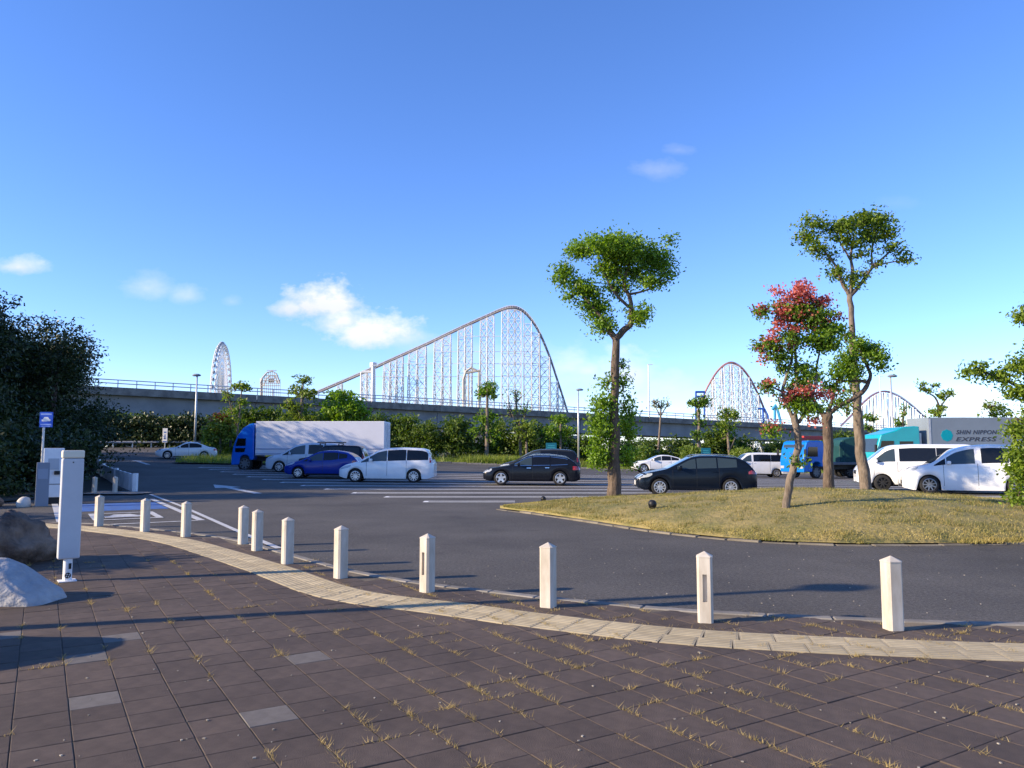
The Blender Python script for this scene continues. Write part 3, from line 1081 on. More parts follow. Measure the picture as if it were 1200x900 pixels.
pts = []
while len(pts) < 70000:
    x = rnd.uniform(XF[0][0] + .1, 20); yf, yb = island_h(x, 0)
    y = yf + (yb - yf) * rnd.random() ** 1.3 * .98
    if abs(x) > y * .72: continue
    pt = mnoise.noise(Vector((x * .8, y * .8, 3)))
    if rnd.random() > .75 + pt: continue
    pts.append((x, y, mound_z(x, y) - .012))
blades(pts, .036, .014, L_lawn, 'lawn_grass', 1.6, label='short dry straw coloured grass on the raised island', cat='grass')
pts = []
for k in range(420):
    x = rnd.uniform(.8, 16); yf, yb = island_h(x, 0); y = yf + (yb - yf) * rnd.random() * .9
    if mnoise.noise(Vector((x * .6, y * .6, 9))) < -.1: continue
    r_ = rnd.uniform(.05, .22)
    for q in range(int(60 * r_ / .1)):
        xx, yy = x + rnd.gauss(0, r_), y + rnd.gauss(0, r_ * .7)
        h_ = island_h(xx, 0)
        if h_ is None or not (h_[0] + .05 < yy < h_[1] - .05): continue
        pts.append((xx, yy, mound_z(xx, yy) - .01))
blades(pts, .075, .013, leaf_mat('grass_clump', (.10, .12, .028), (.40, .31, .12), .3), 'lawn_tufts', 1.1, label='uneven taller tufts in the dry island grass', cat='grass')
# greener grass straggling over the island kerb
pts = []
for k in range(5200):
    x = rnd.uniform(1.5, 11) if k % 3 else rnd.uniform(8.0, 11)
    yf, yb = island_h(x, 0)
    if mnoise.noise(Vector((x * 1.4, 5, 1))) < .12 and x < 8: continue
    pts.append((x, yf + rnd.gauss(.02, .10), .035))
blades(pts, .08, .014, L_lawn, 'kerb_grass', 1.4, label='straggling dry grass over the island kerb', cat='grass')

# weeds in the paving joints
pts = []
nt_ = 0
while nt_ < 330:
    i, j = rnd.randint(-30, 60), rnd.randint(-45, 45)
    along = rnd.random() < .75
    p = Vector((base_g.x, base_g.y)) + g1 * ((i + (rnd.random() if along else .5)) * TS) + g2 * ((j + .5 if along else j + rnd.random()) * TS)
    if p.y < 3.8 or p.y > 12 or abs(p.x) > p.y * .7 or not inside(p.x, p.y, pave_poly): continue
    wgt = .9 if p.x > -1.3 else .28
    if p.x > 1.8 and p.y < 6: wgt = .6
    wgt *= max(.12, min(1.0, .75 + 1.2 * mnoise.noise(Vector((p.x * .9, p.y * .9, 2)))))
    if rnd.random() > wgt: continue
    nt_ += 1
    big = rnd.choice((.45, .7, 1.0, 1.4))
    dirv = g1 if along else g2
    for k in range(int(30 * big)):
        q = p + dirv * rnd.gauss(0, .05 * big) + Vector((rnd.gauss(0, .012), rnd.gauss(0, .012)))
        pts.append((q.x, q.y, PZ - .006))
for p in tact_c[::2]:                      # straw along the upper edge of the tactile strip
    if rnd.random() < .5 and p.x > -3.5:
        for k in range(9):
            q = p + Vector((rnd.gauss(0, .06), .34 + rnd.gauss(0, .05)))
            pts.append((q.x, q.y, PZ - .004))
blades(pts, .034, .0055, L_dry, 'joint_weeds', 2.3, label='tufts of dry straw grass in the paving joints', cat='weeds')
# tiny litter of gravel and dead leaves
mb = MB()
for k in range(420):
    y = rnd.uniform(3.9, 14); x = rnd.uniform(-.7, .7) * y
    onp = inside(x, y, pave_poly)
    s = rnd.uniform(.004, .012)
    mb.box((x, y, (PZ if onp else 0.0) + s * .3), (s * 1.5, s, s * .6), rnd.uniform(0, 3))
tag(mb.build('grit', mat('grit_pale', (.28, .25, .20), .9, island=.4)), 'pale grit scattered over paving and asphalt', 'grit', None, 'stuff')


# ------------------------------------------------------------------ trees on the island
def mbase(px, d):
    x = (px - 600) / F * d * .9965
    return Vector((x, d, mound_z(x, d) - .02))


tree_px('evergreen_tree', 'tall evergreen tree with leafy shoots around its bare trunk on the island tip', 26.0, mbase(719, 26.0),
        [[(719, 583, 16), (720, 545, 14.5), (720, 500, 12), (721, 450, 10), (722, 395, 9)],
         [(722, 398, 8), (713, 386, 6.5), (705, 372, 4), (690, 355, 3), (676, 335, 2)],
         [(722, 398, 8), (732, 386, 7.5), (740, 378, 6), (738, 350, 5), (732, 335, 4), (736, 315, 3), (750, 300, 2)],
         [(737, 360, 4), (722, 345, 3.5), (712, 328, 3), (702, 308, 2)],
         [(737, 345, 3.2), (755, 341, 2.2), (775, 333, 1.6), (786, 326, 1)],
         [(733, 335, 3), (722, 310, 2.5), (718, 292, 1.5)]],
        [(718, 288, 38, 13, 95), (684, 294, 20, 11, 34), (662, 322, 12, 15, 28), (681, 338, 14, 12, 24), (737, 300, 34, 18, 85),
         (767, 304, 20, 15, 44), (779, 317, 10, 9, 14), (715, 316, 20, 13, 40), (696, 360, 20, 13, 40), (706, 382, 14, 10, 24), (690, 344, 14, 9, 18),
         (747, 369, 14, 12, 28), (762, 330, 18, 8, 22), (724, 338, 15, 9, 20), (784, 281, 6, 4, 5), (670, 345, 7, 7, 7), (745, 320, 20, 8, 20),
         (704, 505, 12, 26, 56, -.1), (702, 535, 10, 13, 26, -.15), (706, 472, 12, 12, 22), (711, 447, 7, 9, 8), (730, 448, 6, 14, 9, .2),
         (736, 500, 8, 24, 28, .4), (728, 428, 5, 6, 4, .2), (735, 535, 7, 14, 14, .4), (732, 475, 6, 10, 8, .3)],
        .12, L_green, M_bark, per=32, cr=.275, kpm=1.12, shell=.58)

tree_px('evergreen_tree', 'slender tall evergreen tree with a sparse flat crown high above the pink tree', 24.0, mbase(1016, 24.0),
        [[(1016, 579, 14), (1010, 540, 12), (1006, 500, 11), (1003, 455, 9), (1000, 420, 8), (998, 380, 7), (996, 345, 6.5)],
         [(996, 347, 5), (986, 330, 4), (978, 310, 3), (962, 290, 2)],
         [(996, 347, 5), (999, 318, 4), (997, 300, 3), (1001, 275, 1.8)],
         [(996, 347, 5.5), (1010, 331, 4), (1022, 314, 3), (1035, 302, 2.4), (1050, 288, 1.2)],
         [(1022, 314, 2.2), (1040, 308, 1.6), (1064, 305, 1)], [(997, 305, 2.5), (985, 285, 2), (978, 268, 1.2)], [(1022, 314, 2.4), (1022, 290, 2), (1030, 265, 1.2)]],
        [(953, 261, 15, 8, 17), (945, 278, 12, 7, 15), (958, 291, 12, 7, 14), (985, 267, 18, 11, 30), (1007, 258, 20, 9, 28), (1030, 259, 15, 9, 20),
         (1019, 277, 18, 10, 26), (1041, 272, 12, 9, 16), (1044, 288, 10, 5, 8), (993, 282, 14, 9, 16), (1010, 296, 10, 6, 7), (979, 318, 9, 9, 11),
         (999, 328, 8, 9, 10), (1013, 321, 7, 6, 6), (1055, 295, 6, 4, 4), (1058, 305, 7, 2, 4), (1067, 304, 2, 2, 2), (1027, 309, 7, 4, 3), (972, 300, 9, 5, 5),
         (991, 395, 4, 10, 5), (997, 450, 8, 14, 10), (992, 480, 7, 10, 6), (1004, 400, 4, 5, 3)],
        .11, L_olive, M_barkl, per=30, cr=.235, kpm=1.12, shell=.58)

tree_px('evergreen_tree', 'low branching tree with one crooked bare limb beside the pink tree', 21.0, mbase(972, 21.0),
        [[(972, 582, 13.5), (971, 540, 11.5), (970, 505, 11.5), (968, 486, 13)],
         [(972, 484, 6), (985, 475, 5.2), (1000, 467, 5), (1012, 458, 5.4), (1017, 449, 5), (1020, 439, 4), (1014, 424, 3.5), (1008, 412, 3), (1000, 408, 2)],
         [(1016, 448, 4.4), (1006, 446, 3.4), (990, 447, 3), (978, 444, 2)],
         [(966, 488, 7), (957, 474, 4), (950, 458, 3), (948, 440, 2)], [(968, 488, 6), (975, 470, 4), (980, 452, 3), (988, 432, 2)]],
        [(1016, 409, 13, 9, 24), (1027, 418, 11, 9, 20), (1033, 430, 6, 4, 6), (995, 421, 12, 14, 26), (985, 438, 11, 10, 20), (1004, 404, 9, 6, 10),
         (1002, 436, 9, 9, 12), (975, 455, 10, 8, 13), (952, 440, 9, 8, 12), (945, 470, 9, 8, 10), (980, 470, 7, 6, 6)],
        .10, L_green, M_bark, per=30, cr=.20, kpm=1.1, shell=.58)

tree_px('crape_myrtle', 'leaning crape myrtle covered in pink red blossom on the grass island', 16.6, mbase(921, 16.6),
        [[(920, 601, 9), (924, 572, 9), (930, 547, 8.5), (935, 525, 8), (934, 502, 8), (929, 487, 7)],
         [(930, 492, 5.5), (921, 472, 4.5), (917, 458, 4), (922, 440, 3.5), (928, 420, 3), (926, 400, 2), (922, 375, 1.5)],
         [(933, 497, 5), (932, 470, 4), (934, 440, 4), (932, 410, 3), (934, 380, 2), (938, 350, 1.5)],
         [(936, 495, 4.5), (946, 478, 3.5), (955, 452, 3), (957, 430, 2.5), (962, 405, 2), (970, 390, 1)],
         [(918, 460, 3), (908, 455, 2), (897, 450, 1.2)], [(930, 412, 2), (912, 405, 1.6), (893, 408, 1)]],
        [(925, 366, 20, 14, 22), (950, 371, 22, 14, 26), (975, 386, 12, 8, 12), (903, 406, 12, 5, 8), (915, 418, 12, 6, 9), (962, 397, 20, 8, 16),
         (935, 397, 16, 8, 12), (938, 448, 14, 10, 11), (930, 470, 16, 8, 12), (948, 478, 16, 8, 12), (905, 506, 8, 6, 5), (892, 366, 7, 5, 4),
         (900, 455, 9, 4, 5), (940, 432, 16, 7, 8), (966, 405, 14, 6, 10), (915, 432, 9, 5, 4), (936, 540, 12, 9, 4)],
        .085, L_green, M_barkl, per=26, cr=.17, kpm=2.1,
        extra=[('blossom', [(935, 345, 20, 10, 34), (952, 356, 20, 9, 30), (918, 365, 11, 11, 20), (906, 396, 10, 8, 14), (962, 378, 14, 6, 13), (930, 385, 13, 5, 12),
                            (946, 459, 22, 6, 26), (924, 465, 13, 5, 12), (898, 449, 8, 5, 9), (892, 361, 6, 5, 7), (941, 335, 10, 5, 8), (978, 371, 8, 4, 6),
                            (911, 411, 9, 4, 6), (905, 499, 7, 4, 5), (957, 492, 9, 4, 6), (968, 463, 8, 4, 6), (890, 408, 6, 3, 3), (914, 340, 8, 4, 5), (940, 368, 18, 8, 14), (925, 352, 14, 8, 12), (955, 385, 14, 5, 8), (915, 380, 10, 6, 8), (900, 420, 8, 4, 4), (925, 405, 10, 4, 5)], .058, L_red, 22, .14)])

tree_px('evergreen_tree', 'bushy evergreen tree with a long bough reaching out beside the white vans', 15.0, mbase(1236, 15.0),
        [[(1236, 650, 22), (1232, 560, 18), (1226, 490, 14), (1217, 440, 10), (1212, 390, 6)],
         [(1222, 470, 7), (1200, 456, 5), (1180, 446, 4), (1158, 438, 2.5), (1140, 435, 1.2)],
         [(1228, 520, 7), (1205, 500, 4), (1190, 490, 2.5)], [(1230, 560, 7), (1205, 550, 4), (1190, 555, 2.5)], [(1214, 410, 5), (1204, 385, 3), (1195, 368, 1.5)]],
        [(1196, 545, 12, 30, 38), (1190, 503, 9, 15, 13), (1203, 458, 20, 9, 26), (1172, 440, 16, 6, 14), (1148, 432, 11, 4, 7), (1132, 436, 6, 2, 3),
         (1196, 369, 6, 7, 7), (1195, 430, 12, 6, 9), (1218, 520, 24, 55, 80), (1225, 420, 25, 35, 50), (1225, 360, 18, 20, 24), (1192, 580, 9, 8, 8), (1240, 470, 35, 40, 60),
         (1250, 540, 30, 50, 60)],
        .085, L_olive, M_bark, per=32, cr=.17, kpm=1.3, shell=.6)

# ------------------------------------------------------------------ small trees along the verge
BT = dict(per=20, cr=.42)
V80 = 82.0
tree_px('verge_tree', 'young verge tree with a round tuft above a second leafy tier', V80, 570,
        [[(570, 545, 5), (571, 510, 4.5), (571, 480, 3.5), (571, 455, 2)]],
        [(572, 455, 13, 8, 26), (566, 462, 8, 5, 8), (570, 492, 13, 12, 32), (562, 505, 9, 8, 13), (576, 512, 9, 8, 12), (580, 464, 6, 4, 5)], .34, L_green, M_barkl, **BT)
tree_px('verge_tree', 'thin half bare verge tree beside the tufted tree', V80 + 1, 610,
        [[(611, 545, 4), (609, 510, 3.2), (606, 480, 2.4), (604, 458, 1.2)], [(608, 505, 2), (616, 485, 1.5), (619, 468, 1)], [(608, 500, 2), (598, 480, 1.4), (596, 464, .8)], [(610, 520, 2), (602, 500, 1.4)]],
        [(605, 465, 11, 10, 9), (614, 480, 10, 10, 8), (599, 482, 8, 10, 7), (607, 498, 10, 10, 8)], .28, L_olive, M_barkl, per=12, cr=.5)
tree_px('verge_tree', 'small pale green tree under the viaduct behind the black wagon', V80, 617,
        [[(617, 546, 3.5), (617, 520, 3), (616, 500, 2)]],
        [(616, 502, 13, 7, 22), (610, 510, 8, 6, 10), (626, 512, 8, 6, 10)], .32, L_light, M_barkl, **BT)
tree_px('verge_tree', 'dark green verge tree behind the small teal sign', V80, 657,
        [[(657, 546, 3.6), (657, 520, 3), (657, 495, 2)]],
        [(657, 492, 13, 7, 24), (645, 505, 10, 8, 16), (668, 506, 9, 8, 14), (657, 512, 10, 8, 12)], .32, L_green, M_barkl, **BT)
tree_px('verge_tree', 'nearly bare verge tree on a tall thin stem', V80 + 4, 772,
        [[(771, 552, 4), (772, 520, 3), (774, 490, 2.2), (775, 470, 1.2)], [(774, 488, 1.5), (782, 474, 1)], [(774, 488, 1.4), (766, 473, 1)]],
        [(774, 474, 11, 6, 9), (768, 470, 6, 5, 4), (782, 473, 6, 5, 4)], .24, L_olive, M_barkl, per=10, cr=.5)
tree_px('verge_tree', 'verge tree with a flat topped tuft above a slim leafy column', V80 + 2, 820,
        [[(819, 552, 4.5), (819, 520, 4), (819, 490, 3), (819, 470, 2)]],
        [(815, 473, 11, 5, 20), (826, 470, 9, 6, 15), (819, 492, 6, 10, 12), (817, 510, 6, 8, 10)], .32, L_green, M_barkl, **BT)
tree_px('verge_tree', 'broad verge tree with a dense oval crown behind the dark wagon', V80 + 2, 855,
        [[(857, 552, 4.5), (854, 525, 3.6), (852, 500, 2.5)], [(855, 528, 2), (862, 512, 1.2)]],
        [(852, 485, 12, 6, 20), (852, 497, 13, 8, 22), (850, 508, 9, 8, 12), (861, 488, 5, 5, 6)], .32, L_olive, M_barkl, **BT)
tree_px('verge_tree', 'layered light green tree rising above the white truck', V80 - 6, 352,
        [[(352, 540, 5), (352, 500, 4), (354, 470, 3), (355, 448, 1.5)]],
        [(357, 445, 8, 5, 9), (350, 460, 14, 6, 20), (362, 462, 10, 6, 12), (350, 480, 16, 9, 30), (338, 475, 7, 6, 8), (360, 490, 18, 10, 30), (345, 498, 20, 10, 28)], .34, L_light, M_barkl, **BT)
tree_px('verge_tree', 'rounded dome of dense foliage rising behind the white truck', V80 - 4, 402,
        [[(402, 540, 8), (402, 500, 6), (402, 475, 4)]],
        [(402, 478, 26, 18, 120), (385, 488, 14, 12, 38), (420, 486, 14, 12, 38), (402, 464, 14, 7, 26), (402, 500, 34, 10, 60)], .34, L_green, M_barkd, **BT)
tree_px('verge_tree', 'spindly sapling with two leaf tufts beside the rust coloured shrub', 66, 278,
        [[(277, 540, 3), (278, 510, 2.4), (281, 480, 2), (284, 452, 1)], [(278, 500, 1.8), (270, 475, 1.2), (267, 455, .8)]],
        [(284, 452, 8, 4, 9), (276, 455, 5, 4, 5), (290, 455, 5, 3, 4), (267, 462, 5, 7, 8), (286, 472, 8, 5, 7), (272, 480, 6, 6, 6), (280, 492, 6, 6, 6)], .26, L_olive, M_barkl, per=18, cr=.35)
tree_px('verge_shrub', 'rounded shrub turning rust red beside the tall lamp post', 67, 258,
        [[(257, 542, 4), (258, 525, 3), (258, 505, 2)]],
        [(256, 497, 14, 10, 34), (247, 510, 12, 12, 30), (268, 508, 14, 12, 34), (256, 520, 16, 10, 34), (280, 518, 10, 12, 22)], .28, L_light, M_barkl, per=20, cr=.36, cat='shrub',
        extra=[('rust_leaves', [(258, 492, 10, 7, 14), (262, 503, 9, 7, 10), (266, 495, 6, 6, 6)], .24, L_rust, 20, .34)])
tree_px('verge_tree', 'wind bent tree with tufted crown above the grey truck box', 70, 1100,
        [[(1101, 570, 5), (1102, 520, 4), (1101, 490, 3), (1100, 475, 2.5), (1095, 465, 2), (1086, 460, 1.2)], [(1101, 478, 2), (1110, 466, 1.5), (1116, 460, 1)]],
        [(1085, 456, 8, 5, 10), (1081, 450, 4, 3, 3), (1094, 452, 5, 3, 3), (1104, 463, 8, 5, 10), (1113, 460, 6, 3, 5), (1096, 484, 9, 5, 12), (1102, 478, 6, 4, 6)], .28, L_olive, M_barkd, per=18, cr=.34)
tree_px('verge_tree', 'flat topped tree seen over the end of the grey truck box', 72, 1168,
        [[(1170, 570, 5), (1170, 520, 4), (1168, 488, 2.5)], [(1170, 492, 2), (1158, 482, 1.2)], [(1170, 492, 2), (1180, 484, 1.2)]],
        [(1158, 476, 8, 3, 8), (1170, 478, 10, 4, 12), (1166, 485, 14, 4, 14), (1180, 484, 6, 3, 5)], .28, L_olive, M_barkd, per=16, cr=.36)
tree_px('verge_tree', 'small tree with a round tuft between the blue lorry and teal truck', 72, 1022,
        [[(1020, 560, 4), (1020, 520, 3), (1020, 500, 2)]],
        [(1020, 490, 7, 5, 12), (1016, 500, 6, 5, 8)], .28, L_green, M_barkl, per=18, cr=.34)
tree_px('verge_tree', 'slim young tree behind the teal lorry cab beside the lamp post', 73, 1057,
        [[(1057, 560, 4), (1057, 520, 3), (1058, 495, 2), (1060, 478, 1)]],
        [(1056, 495, 7, 8, 12), (1060, 481, 4, 6, 5)], .28, L_green, M_barkl, per=18, cr=.34)


# ------------------------------------------------------------------ copied shrubs and wood trees
def bush_proto(name, label, cat, group, h, r, n, leafm, seed, size, per=22, cr=.4, stem=.25):
    r_ = np.random.default_rng(seed); rr = random.Random(seed)
    t = thing(name, label, cat, (0, 0, 0), 0, group)
    bl = []
    k = 9
    for i in range(k):
        a = rr.uniform(0, 6.28); q = rr.uniform(.1, .62) * r
        zc = h * rr.uniform(.32, .80)
        sz = r * rr.uniform(.34, .60)
        bl.append(((math.cos(a) * q, math.sin(a) * q, zc), (sz, sz, sz * .72), n / k))
    bl.append(((0, 0, h * .86), (r * .45, r * .45, h * .14), n / 10))
    bl.append(((0, 0, h * .25), (r * .85, r * .85, h * .24), n / 4))
    mb_ = MB()
    mb_.tube([(0, 0, -.2), (rr.uniform(-.1, .1), 0, h * .35), (0, rr.uniform(-.2, .2), h * .7)], [stem, stem * .7, stem * .3], 7)
    for c, s_, q in bl[:9]:
        mb_.tube([(0, 0, h * rr.uniform(.15, .35)), (c[0] * .5, c[1] * .5, c[2] * .7), c], [stem * .5, stem * .3, stem * .12], 5)
    mb_.build('trunk', M_barkd, t, smooth=True)
    leaf_obj('crown', clumps(bl, per=per, cr=cr, shell=.4, rng=r_), size, leafm, t)
    return t


def scatter(proto, spots):
    for i, (x, y, s, sz) in enumerate(spots):
        o = proto if i == 0 else copy_tree(proto)
        o.location = (x, y, gz(x, y) - .03)
        o.rotation_euler = (0, 0, rnd.uniform(0, 6.28))
        o.scale = (s, s, sz)


WG = 'dark trees of the wood beside the charging bay'
WL = 'dark broadleaf evergreen tree in the wood behind the blue sign'
wp1 = bush_proto('wood_tree', WL, 'tree', WG, 9.6, 4.6, 380, L_wood_shaded, 21, .21, per=40, cr=.66)
wp2 = bush_proto('wood_tree', WL, 'tree', WG, 10.2, 4.2, 360, L_wood_shaded, 22, .21, per=40, cr=.66)
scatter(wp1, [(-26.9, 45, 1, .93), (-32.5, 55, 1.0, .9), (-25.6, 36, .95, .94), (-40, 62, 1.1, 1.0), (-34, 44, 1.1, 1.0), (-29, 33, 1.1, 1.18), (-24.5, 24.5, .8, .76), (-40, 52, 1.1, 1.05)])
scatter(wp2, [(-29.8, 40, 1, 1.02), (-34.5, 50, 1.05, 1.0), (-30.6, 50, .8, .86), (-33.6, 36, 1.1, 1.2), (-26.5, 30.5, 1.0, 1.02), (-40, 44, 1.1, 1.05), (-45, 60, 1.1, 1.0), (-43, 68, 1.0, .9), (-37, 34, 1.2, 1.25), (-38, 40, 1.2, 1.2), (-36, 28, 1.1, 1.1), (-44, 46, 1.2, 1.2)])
wl2 = bush_proto('wood_shrub', 'dark undergrowth shrub at the foot of the wood', 'shrub', 'undergrowth of the wood', 2.6, 2.0, 110, L_wood_shaded, 23, .22, cr=.35, stem=.1)
scatter(wl2, [(-18.6, 31.5, .9, .9), (-20.2, 34, 1, 1.1), (-22, 37.5, 1, 1), (-24.5, 41.5, 1, 1), (-18.5, 27.5, .8, .8), (-27.5, 46, 1, 1), (-30.5, 50, 1, 1), (-20.5, 30, 1, 1.1), (-34, 55, 1.1, 1.2), (-23, 33, 1.2, 1.4), (-19.8, 24.6, .8, .9), (-36, 60, 1.3, 1.4)])
far_sp = [(-50 + k * 2.6 + rnd.uniform(-.5, .5), 89.2 + rnd.uniform(-.8, .8), 1.5, rnd.uniform(1.15, 1.5)) for k in range(10)]
hb = bush_proto('bank_shrub', 'dark shrub in the shaded bank behind the guard rail', 'shrub', 'shrubs behind the guard rail', 2.6, 2.0, 120, L_wood_shaded, 25, .24, cr=.38, stem=.1)
scatter(hb, far_sp)
# loner shading the charging bay
tl = bush_proto('wood_tree', 'small evergreen tree on the bank shading the charging bay', 'tree', None, 4.4, 1.7, 60, L_wood_shaded, 24, .22, cr=.4, stem=.12)
tl.location = (-20.6, 17.2, 0)

ps = bush_proto('shadow_shrub', 'rounded dark shrub out of view, added for its shadow on the paving', 'shrub', None, 2.2, 1.25, 70, L_wood_shaded, 27, .13, per=30, cr=.25, stem=.08)  # unseen shrub, added to widen the shadow band across the paving
ps.location = (-10.2, 10.1, PZ - .03)
HG = 'shrubs of the hedge below the viaduct'
HL = 'dense green shrub in the hedge below the viaduct'
h1 = bush_proto('hedge_shrub', HL, 'shrub', HG, 4.8, 3.4, 230, L_hedge, 31, .36, per=20, cr=.5)
h2 = bush_proto('hedge_shrub', HL, 'shrub', HG, 4.3, 3.0, 200, L_hedge, 32, .34, per=20, cr=.5)
sp1, sp2 = [], []
for k in range(30):
    x = -31 + k * 3.6 + rnd.uniform(-.8, .8)
    y = 88 + rnd.uniform(-1.5, 1.5) + max(0, (x - 25)) * .12
    s = rnd.uniform(.85, 1.15)
    zz = s * rnd.uniform(.9, 1.15) * (1.12 if x < -8 else 1.0 if x < 8 else .88)
    (sp1 if k % 2 else sp2).append((x, y, s, zz))
for k in range(12):
    x = -52 + k * 3.4; (sp1 if k % 2 else sp2).append((x, 94 + rnd.uniform(-1, 1), 1.0, .80 + .15 * rnd.random()))
scatter(h1, sp1); scatter(h2, sp2)
h3 = bush_proto('low_shrub', 'low yellow green shrub in front of the hedge', 'shrub', 'low shrubs before the hedge', 2.6, 2.2, 110, L_light, 33, .28, per=20, cr=.4, stem=.1)
scatter(h3, [(14.5 + 6 * k * .8 + rnd.uniform(-.6, .6), 83 + rnd.uniform(-1, 1), 1, rnd.uniform(.8, 1.2)) for k in range(7)] + [(-25.5, 70, .7, .7), (-24, 67, .6, .5), (-32, 84, 1, 1.0)])


# ------------------------------------------------------------------ verges
def verge(name, poly, pts_n, h, m, label, dz=.10):
    o = tag(sheet(name, poly, dz, M_soil), kind='structure')
    pts_ = []
    xs = [p[0] for p in poly]; ys = [p[1] for p in poly]
    while len(pts_) < pts_n:
        x, y = rnd.uniform(min(xs), max(xs)), rnd.uniform(min(ys), max(ys))
        if inside(x, y, poly): pts_.append((x, y, gz(x, y) + dz - .02))
    blades(pts_, h, .05, m, 'verge_grass', .9, label=label, cat='grass')
    # kerb face
    return o


verge('grass_verge', [(-6, 76.5), (60, 77.5), (60, 91.5), (-24, 91.5), (-24, 72), (-13, 74)], 26000, .32, L_verge, 'green verge grass below the hedge behind the car park')
vi = [(-31.5, 58.2), (-25.5, 56.9), (-20.5, 57.6), (-19, 60), (-19.5, 66), (-24, 74), (-29, 79), (-33.5, 74), (-32.4, 66.5), (-29.9, 63)]
vi = [(-25.2, 57.2), (-20.5, 57.6), (-17.5, 60), (-17, 68), (-22, 76), (-31, 80), (-34.5, 77), (-31, 71), (-26.8, 66)]
verge('traffic_island', vi, 9000, .5, L_verge, 'rough green grass on the traffic island beside the lamp post')
kerb_me2 = MB().box((0, 0, 0), (1.45, .18, .24)).mesh('kerb_stone', bevel=.015, seg=1); kerb_me2.materials.append(M_kerb)
vk = smooth_line([(-13, 73.9), (-6, 76.4), (6, 76.6), (22, 76.9), (40, 77.2)], 1.5)
for a, b2 in zip(vk, vk[1:]):
    c = (a + b2) / 2; d = b2 - a
    link('kerb_stone', kerb_me2, parent=lot, loc=(c.x, c.y - .1, gz(c.x, c.y) + .02), rz=math.atan2(d.y, d.x))
pts = []
for k in range(5000):
    x = rnd.gauss(.6, 3.2); y = 77.6 + abs(rnd.gauss(0, 1.5)); pts.append((x, y, gz(x, y) + .09))
blades(pts, .85, .06, L_verge, 'tall_grass', .8, label='clump of tall light grass on the verge', cat='grass')


# ------------------------------------------------------------------ cars
def interp(tab, x):
    return float(np.interp(x, [p[0] for p in tab], [p[1] for p in tab]))


WHEELS = {}


def wheel_meshes(r, w, spokes, rimmat, wide=.055):
    key = (r, w, spokes, rimmat.name, wide)
    if key in WHEELS: return WHEELS[key]
    ri = r * .70
    tyre = MB().lathe([(ri, -w / 2 + .01), (r * .93, -w / 2), (r * .985, -w / 2 + .02), (r, -w / 2 + .05), (r, w / 2 - .05), (r * .985, w / 2 - .02), (r * .93, w / 2), (ri, w / 2 - .01), (ri, -w / 2 + .01)], 28).mesh('wheel', smooth=True)
    tyre.materials.append(M_tyre)
    rim = MB()
    rim.lathe([(ri + .004, -w / 2 + .004), (ri - .018, -w / 2 + .0), (ri - .03, -w / 2 + .05), (ri - .03, w / 2 - .02), (ri + .003, w / 2 - .012)], 28)
    for k in range(spokes):
        a = 2 * math.pi * k / spokes + .3
        c, s = math.cos(a), math.sin(a)
        r0, r1, hw = .03, ri - .012, wide / 2
        vs = []
        for rr_, yy in ((r0, -w / 2 + .02), (r1, -w / 2 + .012)):
            for sg in (-1, 1):
                for dy in (0, .03):
                    f_ = hw * (1.15 if rr_ == r0 else .8)
                    vs.append((rr_ * c - sg * f_ * s, yy + dy, rr_ * s + sg * f_ * c))
        rim.add(vs, [(0, 2, 3, 1), (4, 5, 7, 6), (0, 1, 5, 4), (2, 6, 7, 3), (0, 4, 6, 2), (1, 3, 7, 5)])
    rim.lathe([(.0005, -w / 2 + .008), (.045, -w / 2 + .010), (.055, -w / 2 + .03), (.055, 0)], 14)
    rm = rim.mesh('rim'); rm.materials.append(rimmat)
    hub = MB().lathe([(.0005, -.002), (ri - .03, -.002), (ri - .03, .03), (.0005, .03)], 20).mesh('brake_disc'); hub.materials.append(M_dark)
    WHEELS[key] = (tyre, rm, hub)
    return WHEELS[key]


def put_wheels(t, xs, r, halfw, w=.2, spokes=10, rimmat=M_rim, wide=.05, sides=(-1, 1)):
    ty, rm, hb = wheel_meshes(r, w, spokes, rimmat, wide)
    for x in xs:
        for s in sides:
            o = link('wheel', ty, parent=t, loc=(x, s * (halfw - w / 2 - .015), r))
            if s > 0: o.rotation_euler = (0, 0, math.pi)
            link('rim', rm, parent=o); link('brake_disc', hb, parent=o)


